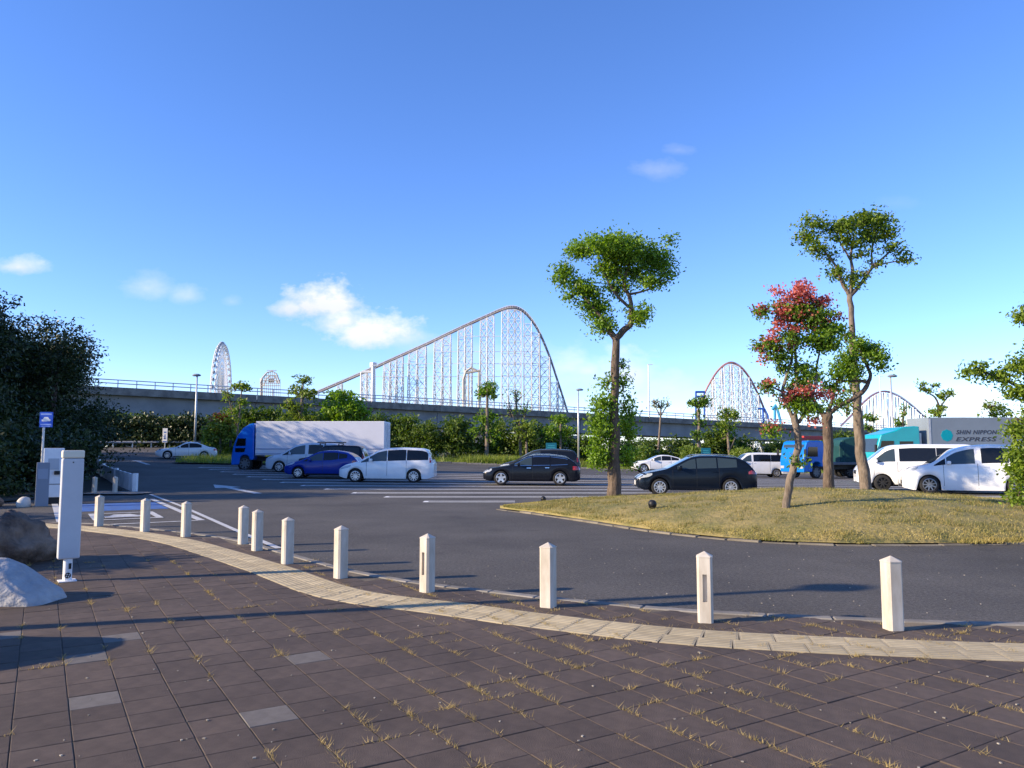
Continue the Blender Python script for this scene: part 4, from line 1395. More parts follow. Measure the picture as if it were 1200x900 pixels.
def car(name, label, cat, spec, pm, loc, yaw=0.0):
    L, W, H = spec['L'], spec['W'], spec['H']
    top, belt = spec['top'], spec['belt']
    wr, wx = spec['wr'], spec['wx']
    sill = spec.get('sill', .22)
    tum = spec.get('tumble', .15)
    st = set(np.linspace(0, L, 56).round(3))
    for x0 in wx:
        for k in range(-8, 9): st.add(round(x0 + (wr + .045) * math.sin(k / 8 * math.pi / 2), 3))
    st |= {.03, .08, .15, L - .03, L - .08, L - .15}
    st = sorted(x for x in st if 0 <= x <= L)
    st = [x for i, x in enumerate(st) if i == 0 or x - st[i - 1] > .012]

    def zt(x):
        s = 0
        for dx, w_ in ((-.10, .15), (-.05, .2), (0, .3), (.05, .2), (.1, .15)): s += w_ * interp(top, min(L, max(0, x + dx)))
        return s
    nr_, rr_ = spec.get('nose_round', .62), spec.get('tail_round', .35)

    def hw(x):
        a = 1.0
        if x < nr_: a = .72 + .28 * math.sqrt(max(0, 1 - (1 - x / nr_) ** 2))
        if L - x < rr_: a = min(a, .82 + .18 * math.sqrt(max(0, 1 - (1 - (L - x) / rr_) ** 2)))
        return W / 2 * a
    verts, faces, m = [], [], None
    for x in st:
        zz = zt(x); zb = min(interp(belt, x), zz - .035); w_ = hw(x)
        lo = sill + (.10 * (1 - min(1, x / .35)) + .10 * (1 - min(1, (L - x) / .3)))
        for x0 in wx:
            q = (wr + .05) ** 2 - (x - x0) ** 2
            if q > 0: lo = max(lo, wr + math.sqrt(q))
        lo = min(lo, zb - .05)
        g = min(1, max(0, (zz - zb - .05) / .42))
        yr = w_ * (.945 - tum * g)
        sec = []
        for t_, k in ((0, .955), (.12, .985), (.35, 1.0), (.62, .998), (.86, .985), (1.0, .962)):
            sec.append((w_ * k, lo + (zb - lo) * t_))
        hgt = zz - zb
        er = .05 * g + .012
        sec.append((w_ * .962 + (yr - w_ * .962) * .48, zb + (hgt - er) * .5))
        sec.append((yr, zz - er))
        sec.append((yr * .955, zz - er * .42)); sec.append((yr * .86, zz - er * .12)); sec.append((yr * .5, zz + .004 * g)); sec.append((0, zz + .012 * g))
        full = [(-y, z) for y, z in sec] + [(y, z) for y, z in reversed(sec[:-1])]
        m = len(full)
        verts += [(x - L / 2, y, z) for y, z in full]
    for i in range(len(st) - 1):
        for k in range(m - 1):
            faces.append((i * m + k, i * m + k + 1, (i + 1) * m + k + 1, (i + 1) * m + k))
    faces.append(tuple(range(m))); faces.append(tuple(reversed(range((len(st) - 1) * m, len(st) * m))))
    t = thing(name, label, cat, loc, yaw, spec.get('group'))
    mbb = MB(); mbb.v, mbb.f = verts, faces
    me = mbb.mesh('body'); me.polygons.foreach_set('use_smooth', [len(p.vertices) == 4 for p in me.polygons])
    link('body', me, pm, t)
    bvh = BVHTree.FromPolygons([Vector(v) for v in verts], faces)

    def patch(mb_, grid, d, off=.005):
        d = Vector(d); idx = {}
        for i, row in enumerate(grid):
            for j, p in enumerate(row):
                h, n, _, _ = bvh.ray_cast(Vector(p) - d * 6, d)
                if h is None: continue
                if n.dot(d) > 0: n = -n
                idx[(i, j)] = len(mb_.v); mb_.v.append(tuple(h + n * off))
        for i in range(len(grid) - 1):
            for j in range(len(grid[0]) - 1):
                q = [idx.get(k) for k in ((i, j), (i + 1, j), (i + 1, j + 1), (i, j + 1))]
                if None in q: continue
                mb_.f.append(tuple(q))

    def side_patch(name_, bot, topl, m_, off=.005, n=10, nv=4, sides=(-1, 1), one=False, parent=None):
        """bot/topl: polylines (x,z) with x measured from the nose"""
        for s in sides:
            mb_ = MB(); grid = []
            for i in range(n + 1):
                u = i / n
                def at(pl):
                    k = u * (len(pl) - 1); a = int(min(k, len(pl) - 2)); f = k - a
                    return (pl[a][0] * (1 - f) + pl[a + 1][0] * f, pl[a][1] * (1 - f) + pl[a + 1][1] * f)
                b_, t_ = at(bot), at(topl)
                grid.append([(b_[0] + (t_[0] - b_[0]) * j / nv - L / 2, 0, b_[1] + (t_[1] - b_[1]) * j / nv) for j in range(nv + 1)])
            patch(mb_, grid, (0, -s, 0), off)
            if mb_.f: mb_.build(name_, m_, parent or t, smooth=True)

    def end_patch(name_, y0, y1, z0, z1, m_, front=True, off=.006, n=6, ytop=None):
        mb_ = MB(); grid = []
        for i in range(n + 1):
            row = []
            for j in range(5):
                f = j / 4
                ya = y0 + (y1 - y0) * i / n
                if ytop is not None: ya = ya * (1 - f) + ya * ytop * f
                row.append((0, ya, z0 + (z1 - z0) * f))
            grid.append(row)
        patch(mb_, grid, (1 if front else -1, 0, 0), off)
        if mb_.f: return mb_.build(name_, m_, t, smooth=True)

    # side windows
    for (xa, xb, gm) in spec['wins']:
        n = 12; bot, tp = [], []
        for i in range(n + 1):
            x = xa + (xb - xa) * i / n
            zb = interp(belt, x) + .025
            zz = min(zt(x) - spec.get('wtop', .105), spec.get('wmax', 9))
            zz = max(zz, zb + .004)
            sh = spec.get('lean', .0)
            bot.append((x, zb)); tp.append((x + (sh if xb > L * .8 else 0) * 0, zz))
        side_patch('side_window', bot, tp, gm, .006, 14, 4)
        if spec.get('chrome'):
            side_patch('window_trim', [(x, z - .02) for x, z in bot], [(x, z - .002) for x, z in bot], M_chrome, .007, 12, 1)
            side_patch('window_trim', [(x, z + .002) for x, z in tp], [(x, z + .022) for x, z in tp], M_chrome, .007, 14, 1)
    # windscreen
    xa, xb = spec['ws']
    mb_ = MB(); grid = []
    for i in range(9):
        x = xa + (xb - xa) * i / 8
        hy = hw(x) * (.86 - .16 * i / 8)
        grid.append([(x - L / 2, -hy + 2 * hy * j / 8, 0) for j in range(9)])
    patch(mb_, grid, (0, 0, -1), .006)
    mb_.build('windscreen', spec.get('wsm', M_glassl), t, smooth=True)
    z0, z1 = spec['rw']
    end_patch('rear_window', -W * .38, W * .38, z0, z1, M_glass, False, ytop=.86)
    # lights
    hl = spec['hl']
    for s in (-1, 1):
        mb_ = MB(); n = 8; grid = []
        for i in range(n + 1):
            u = i / n
            x = .0 + hl['len'] * u
            zc0 = hl['z0'] + hl.get('rise', .08) * u; zc1 = hl['z1'] + (hl.get('rise', .08) * .6) * u
            if u > .8: zc0 += (zc1 - zc0) * (u - .8) * 2.5
            grid.append([(x - L / 2, 0, zc0 + (zc1 - zc0) * j / 3) for j in range(4)])
        patch(mb_, grid, (0, -s, 0), .007)
        g2_ = []
        for i in range(7):
            y = s * W / 2 * (.40 + .44 * i / 6)
            g2_.append([(0, y, hl['z0'] + (hl['z1'] - hl['z0']) * j / 3) for j in range(4)])
        patch(mb_, g2_, (1, 0, 0), .007)
        if mb_.f: mb_.build('headlight', M_lamp, t, smooth=True)
        tl_ = spec['tl']; mb_ = MB(); grid = []
        for i in range(6):
            u = i / 5; x = L - tl_['len'] * (1 - u)
            grid.append([(x - L / 2, 0, tl_['z0'] + (tl_['z1'] - tl_['z0']) * (j / 3) * (.35 + .65 * u if tl_.get('wedge') else 1)) for j in range(4)])
        patch(mb_, grid, (0, -s, 0), .007)
        g2_ = [[(0, s * W / 2 * (.58 + .32 * i / 5), tl_['z0'] + (tl_['z1'] - tl_['z0']) * j / 3) for j in range(4)] for i in range(6)]
        patch(mb_, g2_, (-1, 0, 0), .007)
        if mb_.f: mb_.build('taillight', M_red, t, smooth=True)
    # grille, plate, lower intake
    gr = spec.get('grille', (.36, .52))
    end_patch('grille', -W * .26, W * .26, gr[0], gr[1], M_dark, True, .006)
    end_patch('lower_grille', -W * .3, W * .3, .25, .34, M_dark, True, .006)
    mbp = MB().box((-L / 2 - .018, 0, spec.get('plate', .46)), (.016, .33, .165)); mbp.build('number_plate', M_plate, t)
    MB().box((L / 2 + .012, 0, spec.get('rplate', .72)), (.016, .33, .165)).build('number_plate', M_plate, t)
    # doors: seams and handles
    for x in spec['seams']:
        zb = interp(belt, x) + .02
        side_patch('door_seam', [(x - .007, sill + .06), (x + .007, sill + .06)], [(x - .007 + spec.get('slant', 0), zb), (x + .007 + spec.get('slant', 0), zb)], M_dark, .003, 1, 6)
    for x in spec['handles']:
        zb = interp(belt, x) - .12
        side_patch('door_handle', [(x - .1, zb), (x + .1, zb)], [(x - .1, zb + .028), (x + .1, zb + .028)], pm if not spec.get('chrome') else M_chrome, .025, 3, 1)
    side_patch('sill_trim', [(wx[0] + wr + .12, sill + .005), (wx[1] - wr - .12, sill + .005)], [(wx[0] + wr + .12, sill + .075), (wx[1] - wr - .12, sill + .075)], M_dark if not spec.get('sill_body') else pm, .005, 8, 1)
    # mirrors
    mx = spec['mirror']
    for s in (-1, 1):
        zb = interp(belt, mx) + .07
        MB().box((mx - L / 2 + .02, s * (W / 2 + .085), zb + .02), (.13, .19, .145)).build('mirror', spec.get('mm', pm), t, bevel=.035, seg=2, smooth=True)
    # wheel wells and floor
    mbu = MB(); mbu.box((0, 0, .50), (L - .5, W - .56, .62)); mbu.box((0, 0, .36), (L - .7, W - .14, .10)) if False else None
    mbu.box((( wx[0] + wx[1]) / 2 - L / 2, 0, .33), (wx[1] - wx[0] - 2 * wr - .14, W - .16, .16))
    mbu.build('underbody', M_dark, t)
    put_wheels(t, [x - L / 2 for x in wx], wr, W / 2 + .0, .2, spec.get('spokes', 10), spec.get('rim', M_rim), spec.get('wide', .045))
    if spec.get('rails'):
        xa, xb = spec['rails']
        for s in (-1, 1):
            n = 10; pts_ = []
            for i in range(n + 1):
                x = xa + (xb - xa) * i / n
                y = s * hw(x) * (.945 - tum) * .92
                pts_.append((x - L / 2, y, zt(x) + (.045 if 0 < i < n else .0)))
            MB().tube(pts_, .017, 6).build('roof_rail', spec.get('railm', M_dark), t)
    if spec.get('extra'): spec['extra'](t, L, W, H, zt)
    return t


S_minivan = dict(L=4.75, W=1.80, H=1.75, top=[(0, .60), (.10, .74), (.35, .88), (.95, 1.03), (1.95, 1.60), (2.4, 1.70), (3.2, 1.74), (4.15, 1.70), (4.45, 1.62), (4.64, 1.15), (4.75, .88)],
                 belt=[(0, .6), (.9, .92), (1.6, 1.02), (3, 1.07), (4.75, 1.12)], wr=.33, wx=(.85, 3.75), sill=.2,
                 wins=[(1.12, 1.50, M_glassl), (1.54, 2.40, M_glassl), (2.44, 3.36, M_glass), (3.40, 4.46, M_glass)], ws=(1.02, 2.0), rw=(1.14, 1.58),
                 hl=dict(len=.62, z0=.62, z1=.78, rise=.12), tl=dict(len=.22, z0=1.0, z1=1.36), seams=(1.40, 2.42, 3.38), handles=(2.2, 2.62), mirror=1.62, spokes=10, sill_body=True)
S_hatch = dict(L=4.1, W=1.70, H=1.53, top=[(0, .58), (.10, .72), (.4, .86), (.95, .98), (1.75, 1.42), (2.2, 1.51), (2.8, 1.52), (3.4, 1.43), (3.75, 1.25), (3.98, 1.0), (4.1, .8)],
               belt=[(0, .6), (.9, .88), (1.6, .93), (2.6, .98), (3.3, 1.08), (4.1, 1.16)], wr=.30, wx=(.80, 3.40), sill=.2,
               wins=[(1.05, 1.30, M_glass), (1.34, 2.12, M_glassl), (2.16, 2.95, M_glass), (2.99, 3.45, M_glass)], ws=(1.0, 1.8), rw=(1.06, 1.38),
               hl=dict(len=.6, z0=.66, z1=.82, rise=.1), tl=dict(len=.38, z0=.86, z1=1.12, wedge=True), seams=(1.22, 2.14), handles=(1.98, 2.9), mirror=1.42, spokes=9)
S_wagon = dict(L=4.62, W=1.82, H=1.44, top=[(0, .58), (.08, .68), (.35, .80), (1.25, .94), (2.05, 1.36), (2.45, 1.43), (3.2, 1.43), (3.95, 1.34), (4.2, 1.24), (4.48, .98), (4.62, .76)],
               belt=[(0, .6), (1.2, .90), (2.2, .925), (3.4, .95), (4.62, 1.02)], wr=.335, wx=(.86, 3.66), sill=.19, tumble=.19,
               wins=[(1.50, 2.32, M_glassl), (2.37, 3.18, M_glass), (3.22, 4.02, M_glass)], ws=(1.28, 2.08), rw=(.98, 1.30), wtop=.085,
               hl=dict(len=.42, z0=.58, z1=.74, rise=.06), tl=dict(len=.36, z0=.74, z1=.92), seams=(1.42, 2.36, 3.22), handles=(2.18, 3.05), mirror=1.68, spokes=5, wide=.11, chrome=True,
               rails=(2.2, 4.1), railm=M_chrome, sill_body=True)
S_wagon2 = dict(L=4.40, W=1.70, H=1.48, top=[(0, .60), (.08, .70), (.38, .84), (1.10, .98), (1.95, 1.40), (2.3, 1.47), (3.0, 1.475), (3.7, 1.41), (3.98, 1.30), (4.25, 1.0), (4.40, .78)],
                belt=[(0, .62), (1.0, .92), (2.0, .965), (3.3, 1.0), (4.4, 1.06)], wr=.31, wx=(.82, 3.42), sill=.20, tumble=.17,
                wins=[(1.16, 1.44, M_glass), (1.48, 2.16, M_glassl), (2.2, 2.92, M_glassl), (2.97, 3.66, M_glassl)], ws=(1.12, 1.98), rw=(1.0, 1.34), wtop=.085,
                hl=dict(len=.55, z0=.62, z1=.77, rise=.09), tl=dict(len=.34, z0=.80, z1=1.04, wedge=True), seams=(1.30, 2.18, 3.0), handles=(2.02, 2.84), mirror=1.55, spokes=10,
                rails=(1.95, 3.7), railm=M_chrome, sill_body=True)
S_suv = dict(L=4.65, W=1.86, H=1.60, top=[(0, .70), (.08, .82), (.4, .98), (1.25, 1.10), (2.05, 1.50), (2.5, 1.59), (3.1, 1.58), (3.8, 1.42), (4.2, 1.22), (4.48, 1.08), (4.65, .86)],
             belt=[(0, .7), (1.2, 1.04), (2.2, 1.07), (3.4, 1.12), (4.65, 1.18)], wr=.37, wx=(.88, 3.74), sill=.28, tumble=.19,
             wins=[(1.5, 2.34, M_glassl), (2.39, 3.18, M_glass), (3.22, 3.86, M_glass)], ws=(1.28, 2.08), rw=(1.14, 1.34), wtop=.085,
             hl=dict(len=.45, z0=.74, z1=.88, rise=.07), tl=dict(len=.3, z0=.92, z1=1.06), seams=(1.42, 2.37, 3.2), handles=(2.18, 3.0), mirror=1.65, spokes=5, wide=.08, grille=(.52, .76))
S_sedan = dict(L=4.75, W=1.80, H=1.44, top=[(0, .56), (.1, .68), (.4, .80), (1.45, .95), (2.2, 1.36), (2.6, 1.43), (3.1, 1.42), (3.6, 1.26), (4.1, 1.05), (4.6, 1.0), (4.75, .80)],
               belt=[(0, .58), (1.3, .91), (2.3, .93), (3.6, .98), (4.75, .98)], wr=.33, wx=(.9, 3.72), sill=.2, tumble=.2,
               wins=[(1.66, 2.5, M_glass), (2.54, 3.5, M_glass)], ws=(1.48, 2.25), rw=(1.08, 1.34), wtop=.085,
               hl=dict(len=.42, z0=.6, z1=.72), tl=dict(len=.3, z0=.76, z1=.92), seams=(1.5, 2.52, 3.45), handles=(2.35, 3.3), mirror=1.8, spokes=10)
S_box = dict(L=4.2, W=1.78, H=1.80, top=[(0, .66), (.08, .82), (.3, .98), (1.05, 1.10), (1.6, 1.66), (1.9, 1.76), (2.6, 1.79), (3.7, 1.77), (3.95, 1.7), (4.1, 1.2), (4.2, .92)],
             belt=[(0, .7), (1.0, 1.0), (2.0, 1.06), (4.2, 1.1)], wr=.34, wx=(.8, 3.4), sill=.25, tumble=.12,
             wins=[(1.2, 2.0, M_glass), (2.04, 2.86, M_glass), (2.9, 3.85, M_glass)], ws=(1.1, 1.62), rw=(1.14, 1.62),
             hl=dict(len=.3, z0=.72, z1=.88), tl=dict(len=.15, z0=.95, z1=1.4), seams=(1.15, 2.02, 2.88), handles=(1.86, 2.7), mirror=1.3, spokes=6, wide=.07)
S_van = dict(L=4.70, W=1.72, H=1.97, top=[(0, .80), (.05, .95), (.18, 1.10), (.45, 1.24), (1.12, 1.80), (1.4, 1.92), (2.2, 1.965), (4.3, 1.95), (4.55, 1.86), (4.66, 1.3), (4.70, .9)],
             belt=[(0, .85), (.5, 1.14), (1.2, 1.20), (4.7, 1.24)], wr=.335, wx=(.98, 3.52), sill=.27, tumble=.12, nose_round=.45, wtop=.16,
             wins=[(.72, 1.50, M_glassl), (1.66, 3.05, M_glass), (3.07, 4.5, M_glass)], ws=(.48, 1.16), rw=(1.25, 1.74),
             hl=dict(len=.26, z0=.80, z1=1.02, rise=.05), tl=dict(len=.08, z0=.85, z1=1.35), seams=(.66, 1.58, 2.98), handles=(1.40, 1.72), mirror=.72, spokes=8, wide=.05, grille=(.7, .86), sill_body=True)
S_alph = dict(L=4.85, W=1.83, H=1.90, top=[(0, .74), (.06, .88), (.3, 1.02), (.95, 1.14), (1.85, 1.72), (2.3, 1.84), (3.0, 1.895), (4.3, 1.86), (4.62, 1.76), (4.78, 1.25), (4.85, .95)],
              belt=[(0, .75), (.9, 1.02), (1.5, 1.10), (3, 1.16), (4.85, 1.2)], wr=.345, wx=(.92, 3.87), sill=.14, tumble=.13, wtop=.13,
              wins=[(1.10, 1.50, M_glass), (1.54, 2.50, M_glassl), (2.72, 3.62, M_glass), (3.68, 4.6, M_glass)], ws=(1.0, 1.9), rw=(1.25, 1.7),
              hl=dict(len=.55, z0=.80, z1=1.0, rise=.12), tl=dict(len=.2, z0=1.05, z1=1.45), seams=(1.42, 2.58, 3.66), handles=(2.3, 2.85), mirror=1.58, spokes=9, wide=.05, sill_body=True)

P_white = paint('white', (.80, .80, .79)); P_pearl = paint('pearl', (.74, .75, .76)); P_silver = paint('silver_blue', (.56, .60, .64))
P_blue = mat('paint_blue', (.003, .030, .26), .25, spec=.25, coat=.25); P_black = paint('black', (.008, .010, .016)); P_navy = paint('dark_navy', (.005, .009, .018)); P_grey = paint('dark_grey', (.03, .034, .04))
rim_dark = mat('dark_alloy', (.10, .10, .10), .35, metal=.8)
rim_bk = mat('black_steel', (.045, .045, .045), .4, metal=.6)


def place(px0, px1, d, L, flat=False):
    """centre of a car of length L whose side spans those pixel columns at depth d"""
    xc = ((px0 + px1) / 2 - 600) / F * d * .997
    return Vector((xc, d, gz(xc, d)))


def ground_car(t, L, wx):
    """tilt the car onto the slope"""
    x, y = t.location.x, t.location.y
    c = math.cos(t.rotation_euler.z); s = math.sin(t.rotation_euler.z)
    h = 1.35
    za, zb = gz(x - c * h, y - s * h), gz(x + c * h, y + s * h)
    zl, zr = gz(x + s * .8, y - c * .8), gz(x - s * .8, y + c * .8)
    t.rotation_euler = (math.atan2(zr - zl, 1.6), -math.atan2(zb - za, 2 * h), t.rotation_euler.z)
    t.location.z = (za + zb + zl + zr) / 4 + .004


def mkcar(name, label, cat, spec, pm, px0, px1, d, yaw=0.0, **kw):
    sp = dict(spec); sp.update(kw)
    hwid = sp['W'] / 2
    c = place(px0, px1, d, sp['L'])
    c.y = d + hwid; c.z = gz(c.x, c.y)
    t = car(name, label, cat, sp, pm, c, math.radians(yaw))
    ground_car(t, sp['L'], sp['wx'])
    return t


mkcar('parked_car', 'white minivan with silver wheels parked in front of the white box truck', 'minivan', S_minivan, P_white, 397, 508, 38.4, 0)
mkcar('parked_car', 'bright blue hatchback between the white and silver minivans', 'hatchback', S_hatch, P_blue, 333, 420, 41.9, 0)


def rack(t, L, W, H, zt):
    mb_ = MB()
    for x in (1.5, 2.6): mb_.box((x - L / 2, 0, H + .07), (.05, 1.3, .04))
    for y in (-.5, -.2, .15, .45): mb_.box((2.05 - L / 2, y, H + .14), (1.5, .10, .06))
    for x in (1.5, 2.6):
        for y in (-.62, .62): mb_.box((x - L / 2, y, H + .025), (.06, .06, .10))
    mb_.build('roof_rack', M_dark, t)


mkcar('parked_car', 'dark boxy car with a black roof rack behind the blue hatchback', 'car', S_box, P_navy, 343, 428, 45.4, 0, extra=rack)
mkcar('parked_car', 'pale silver minivan nearest the white box truck', 'minivan', S_alph, P_silver, 309, 402, 48.3, 0, L=4.85, sill=.2)
mkcar('parked_car', 'black estate car with chrome window trim and five spoke wheels', 'estate car', S_wagon, P_black, 568, 679, 36.6, -2)
mkcar('parked_car', 'dark grey car half hidden behind the black estate car', 'car', S_minivan, P_grey, 586, 678, 44.5, 0, H=1.5)
mkcar('parked_car', 'dark navy estate car with chrome roof rails parked behind the grass island', 'estate car', S_wagon2, P_navy, 747, 890, 28.6, -4)
mkcar('parked_car', 'white sloping roof crossover parked near the verge', 'crossover', S_suv, P_pearl, 742, 806, 66.0, 0)
mkcar('parked_van', 'white delivery van parked between the crossover and the blue lorry', 'van', S_van, P_pearl, 859, 926, 62, 0, wsm=M_glassl)
mkcar('parked_van', 'white long van with black wheels behind the bare tree trunk', 'van', S_van, P_white, 1014, 1152, 32.2, -18, H=1.9, rim=rim_bk)
mkcar('parked_car', 'white minivan with dark alloy wheels in front of the white van', 'minivan', S_alph, P_white, 1072, 1228, 29.4, -20, rim=mat('gun_alloy', (.30, .30, .31), .3, metal=.8))
mkcar('parked_car', 'white saloon car parked by the lamp post on the access road', 'saloon car', S_sedan, P_pearl, 187, 240, 64, 24)


# ------------------------------------------------------------------ lorries
def cab(t, prof, W, m, yoff=0.0, bevel=.06):
    mb_ = MB().prism(prof, -W / 2, W / 2)
    return mb_.build('cab', m, t, bevel=bevel, seg=3)


def flat(t, name, pts, m, th=.012):
    """thin plate from a planar polygon; thickness along its normal"""
    v = [Vector(p) for p in pts]
    n = (v[1] - v[0]).cross(v[2] - v[0]).normalized() * th
    k = len(v); mb_ = MB()
    mb_.add([p + n for p in v] + [p - n for p in v], [tuple(range(k)), tuple(reversed(range(k, 2 * k)))] + [(i, (i + 1) % k, (i + 1) % k + k, i + k) for i in range(k)])
    return mb_.build(name, m, t)


def big_wheels(t, xs, W, r=.48, w=.28):
    put_wheels(t, xs, r, W / 2 + .01, w, 8, mat('truck_rim', (.16, .165, .17), .5, metal=.3), .12)


def box_truck(label, m_cab, m_box, c, yaw, blen, bh, cabprof, cl, gap=.25, Wd=2.45):
    t = thing('lorry', label, 'lorry', c, yaw)
    # x=0 at the nose, box behind
    cab(t, cabprof, 2.36, m_cab)
    MB().box((cl + gap + blen / 2, 0, (1.0 + bh) / 2 + .02), (blen, Wd, bh - 1.0)).build('cargo_box', m_box, t, bevel=.025, seg=1)
    MB().box((cl + blen / 2 - .3, 0, .78), (blen + 1.2, .85, .3)).build('chassis', M_dark, t)
    return t


M_tblue = mat('paint_truck_blue', (.0, .13, .60), .35, spec=.3, coat=.2); M_tteal = paint('truck_teal', (.0, .34, .38), .35); M_tlb = mat('paint_lorry_blue', (.0, .16, .58), .35, spec=.3, coat=.2)
M_boxwh = mat('box_white', (.72, .72, .76), .5, var=.04, vscale=.8)
M_boxgr = mat('box_grey', (.20, .24, .28), .5, var=.06, vscale=.7)

d = 50.8
nose_x = (272 - 600) / F * d
c = Vector((nose_x, d + 1.22, gz(nose_x + 5, d + 1.2)))
prof = [(x_ * .90, z_ * .92) for x_, z_ in [(.0, .42), (.02, 1.05), (.12, 1.75), (.38, 2.45), (.80, 3.05), (1.25, 3.34), (1.62, 3.42), (1.66, 1.0), (1.62, .78), (1.34, .78), (1.30, 1.0), (1.12, 1.12), (.84, 1.12), (.66, 1.0), (.60, .45)]]
t_ = box_truck('white box lorry with a bright blue cab and roof fairing', M_tblue, M_boxwh, c, 0, 8.5, 3.24, prof, 1.49, gap=.10)
for s in (-1, 1):
    y = s * 1.185
    flat(t_, 'side_window', [(.27, y, 1.64), (.94, y, 1.64), (.94, y, 2.13), (.41, y, 2.13)][::s], M_glass)
    flat(t_, 'lower_window', [(.27, y, 1.23), (.86, y, 1.23), (.93, y, 1.50), (.25, y, 1.50)][::s], M_glass)
    MB().box((.0, s * 1.34, 1.8), (.10, .2, .45)).build('mirror', M_dark, t_, bevel=.02)
    MB().box((.02, s * .95, .78), (.06, .36, .16)).build('headlight', M_lamp, t_, bevel=.02)
    MB().box((5.0, s * 1.16, .80), (4.6, .03, .34)).build('side_guard', mat('guard_white', (.6, .6, .62), .5), t_)
    MB().box((5.84, s * 1.235, 1.44), (8.45, .016, .06)).build('rub_rail', mat('rail_blue_grey', (.26, .30, .42), .5), t_)
    MB().box((5.84, s * 1.233, 1.12), (8.45, .012, .05)).build('rub_rail', mat('rail_blue_grey', (.26, .30, .42), .5), t_)
flat(t_, 'windscreen', [(.115, -1.0, 1.53), (.115, 1.0, 1.53), (.36, .95, 2.24), (.36, -.95, 2.24)], M_glass, .03)
MB().box((10.095, 0, 2.1), (.02, .03, 2.1)).build('door_seam', M_dark, t_)
for y in (-.5, .5, -1.0, 1.0): MB().tube([(10.11, y, 1.15), (10.11, y, 3.15)], .02, 6).build('door_bar', M_steel, t_)
big_wheels(t_, [.89, 7.0, 8.1], 2.3)

# teal lorry with grey box
d = 46.0
nose_x = (1024 - 600) / F * d
c = Vector((nose_x, d + 1.22, gz(20, d)))
prof = [(.0, .45), (.0, 1.2), (.10, 1.9), (.34, 2.66), (.42, 2.86), (1.3, 3.10), (1.7, 3.30), (2.4, 3.36), (2.72, 3.34), (2.76, .9), (1.95, .9), (1.9, 1.1), (1.7, 1.2), (1.3, 1.2), (1.1, 1.1), (1.0, .5)]
t_ = box_truck('grey box lorry with a teal cab and printed lettering', M_tteal, M_boxgr, c, 0, 8.6, 3.86, prof, 2.98)
for s in (-1, 1):
    y = s * 1.185
    flat(t_, 'side_window', [(.28, y, 1.85), (1.15, y, 1.85), (1.15, y, 2.48), (.42, y, 2.48)][::s], M_glass)
    flat(t_, 'sleeper_window', [(1.5, y, 2.05), (2.3, y, 2.05), (2.3, y, 2.45), (1.5, y, 2.45)][::s], M_glass)
    MB().box((.0, s * 1.34, 2.0), (.10, .2, .5)).build('mirror', M_dark, t_, bevel=.02)
    MB().box((.0, s * .95, .8), (.06, .36, .16)).build('headlight', M_lamp, t_, bevel=.02)
    MB().box((3.31, s * 1.236, 2.42), (.14, .012, 2.75)).build('corner_post', M_steel, t_)
flat(t_, 'windscreen', [(.10, -1.02, 1.8), (.10, 1.02, 1.8), (.33, .96, 2.62), (.33, -.96, 2.62)], M_glassl, .03)
MB().box((2.86, 0, 2.1), (.16, 1.9, 1.7)).build('sleeper_gap_unit', M_steel, t_)
MB().lathe([(.0005, -.001), (.36, -.001), (.365, .01)], 8, 'y', (4.32, -1.233, 2.80)).build('emblem', mat('teal_print', (.0, .30, .36), .5), t_)
MB().lathe([(.0005, -.001), (.40, -.001), (.405, .01)], 16, 'y', (11.3, -1.233, 2.55)).build('emblem', mat('teal_print', (.0, .30, .36), .5), t_)
M_ink = mat('print_dark', (.05, .055, .07), .5)


def lettering(parent, txt, x, z, size, width, y=-1.234):
    cu = bpy.data.curves.new('lettering', 'FONT'); cu.body = txt; cu.size = size; cu.shear = .28; cu.extrude = .002; cu.space_character = 1.12; cu.offset = .006
    to = bpy.data.objects.new('tmp', cu); COL.objects.link(to)
    dg = bpy.context.evaluated_depsgraph_get()
    me_ = bpy.data.meshes.new_from_object(to.evaluated_get(dg))
    bpy.data.objects.remove(to)
    xs = [v.co.x for v in me_.vertices]; w0_ = max(xs) - min(xs)
    for v in me_.vertices:
        v.co = Vector((v.co.x * width / w0_, -v.co.z, v.co.y))
    me_.materials.clear(); me_.materials.append(M_ink)
    o = link('lettering', me_, parent=parent, loc=(x, y, z))
    return o


lettering(t_, 'SHIN NIPPON', 4.86, 2.88, .34, 2.45)
lettering(t_, 'EXPRESS', 4.80, 2.46, .34, 2.45)
big_wheels(t_, [1.5, 8.2, 9.3], 2.3)

# blue flatbed lorry with its front turned to the camera side
d = 58.0
nose_x = (926 - 600) / F * d
c = Vector((nose_x, d, gz(nose_x + 1, d)))
t_ = thing('lorry', 'light blue flatbed lorry with a red crane behind its cab', 'lorry', c, math.radians(24))
prof = [(.0, .42), (.0, 1.2), (.16, 1.95), (.34, 2.42), (.6, 2.52), (1.75, 2.50), (1.82, 2.3), (1.82, .78), (1.52, .78), (1.48, .98), (1.3, 1.1), (1.0, 1.1), (.82, .98), (.76, .45)]
cab(t_, prof, 2.15, M_tlb)
for s in (-1, 1):
    y = s * 1.08
    flat(t_, 'side_window', [(.32, y, 1.46), (1.25, y, 1.46), (1.25, y, 2.1), (.46, y, 2.1)][::s], M_glass)
    flat(t_, 'lower_window', [(.22, y, 1.08), (.72, y, 1.16), (.66, y, 1.36), (.22, y, 1.36)][::s], M_glass)
    MB().box((.0, s * 1.24, 1.75), (.08, .18, .4)).build('mirror', M_dark, t_, bevel=.02)
    MB().box((-.005, s * .85, .75), (.05, .32, .18)).build('headlight', M_lamp, t_, bevel=.02)
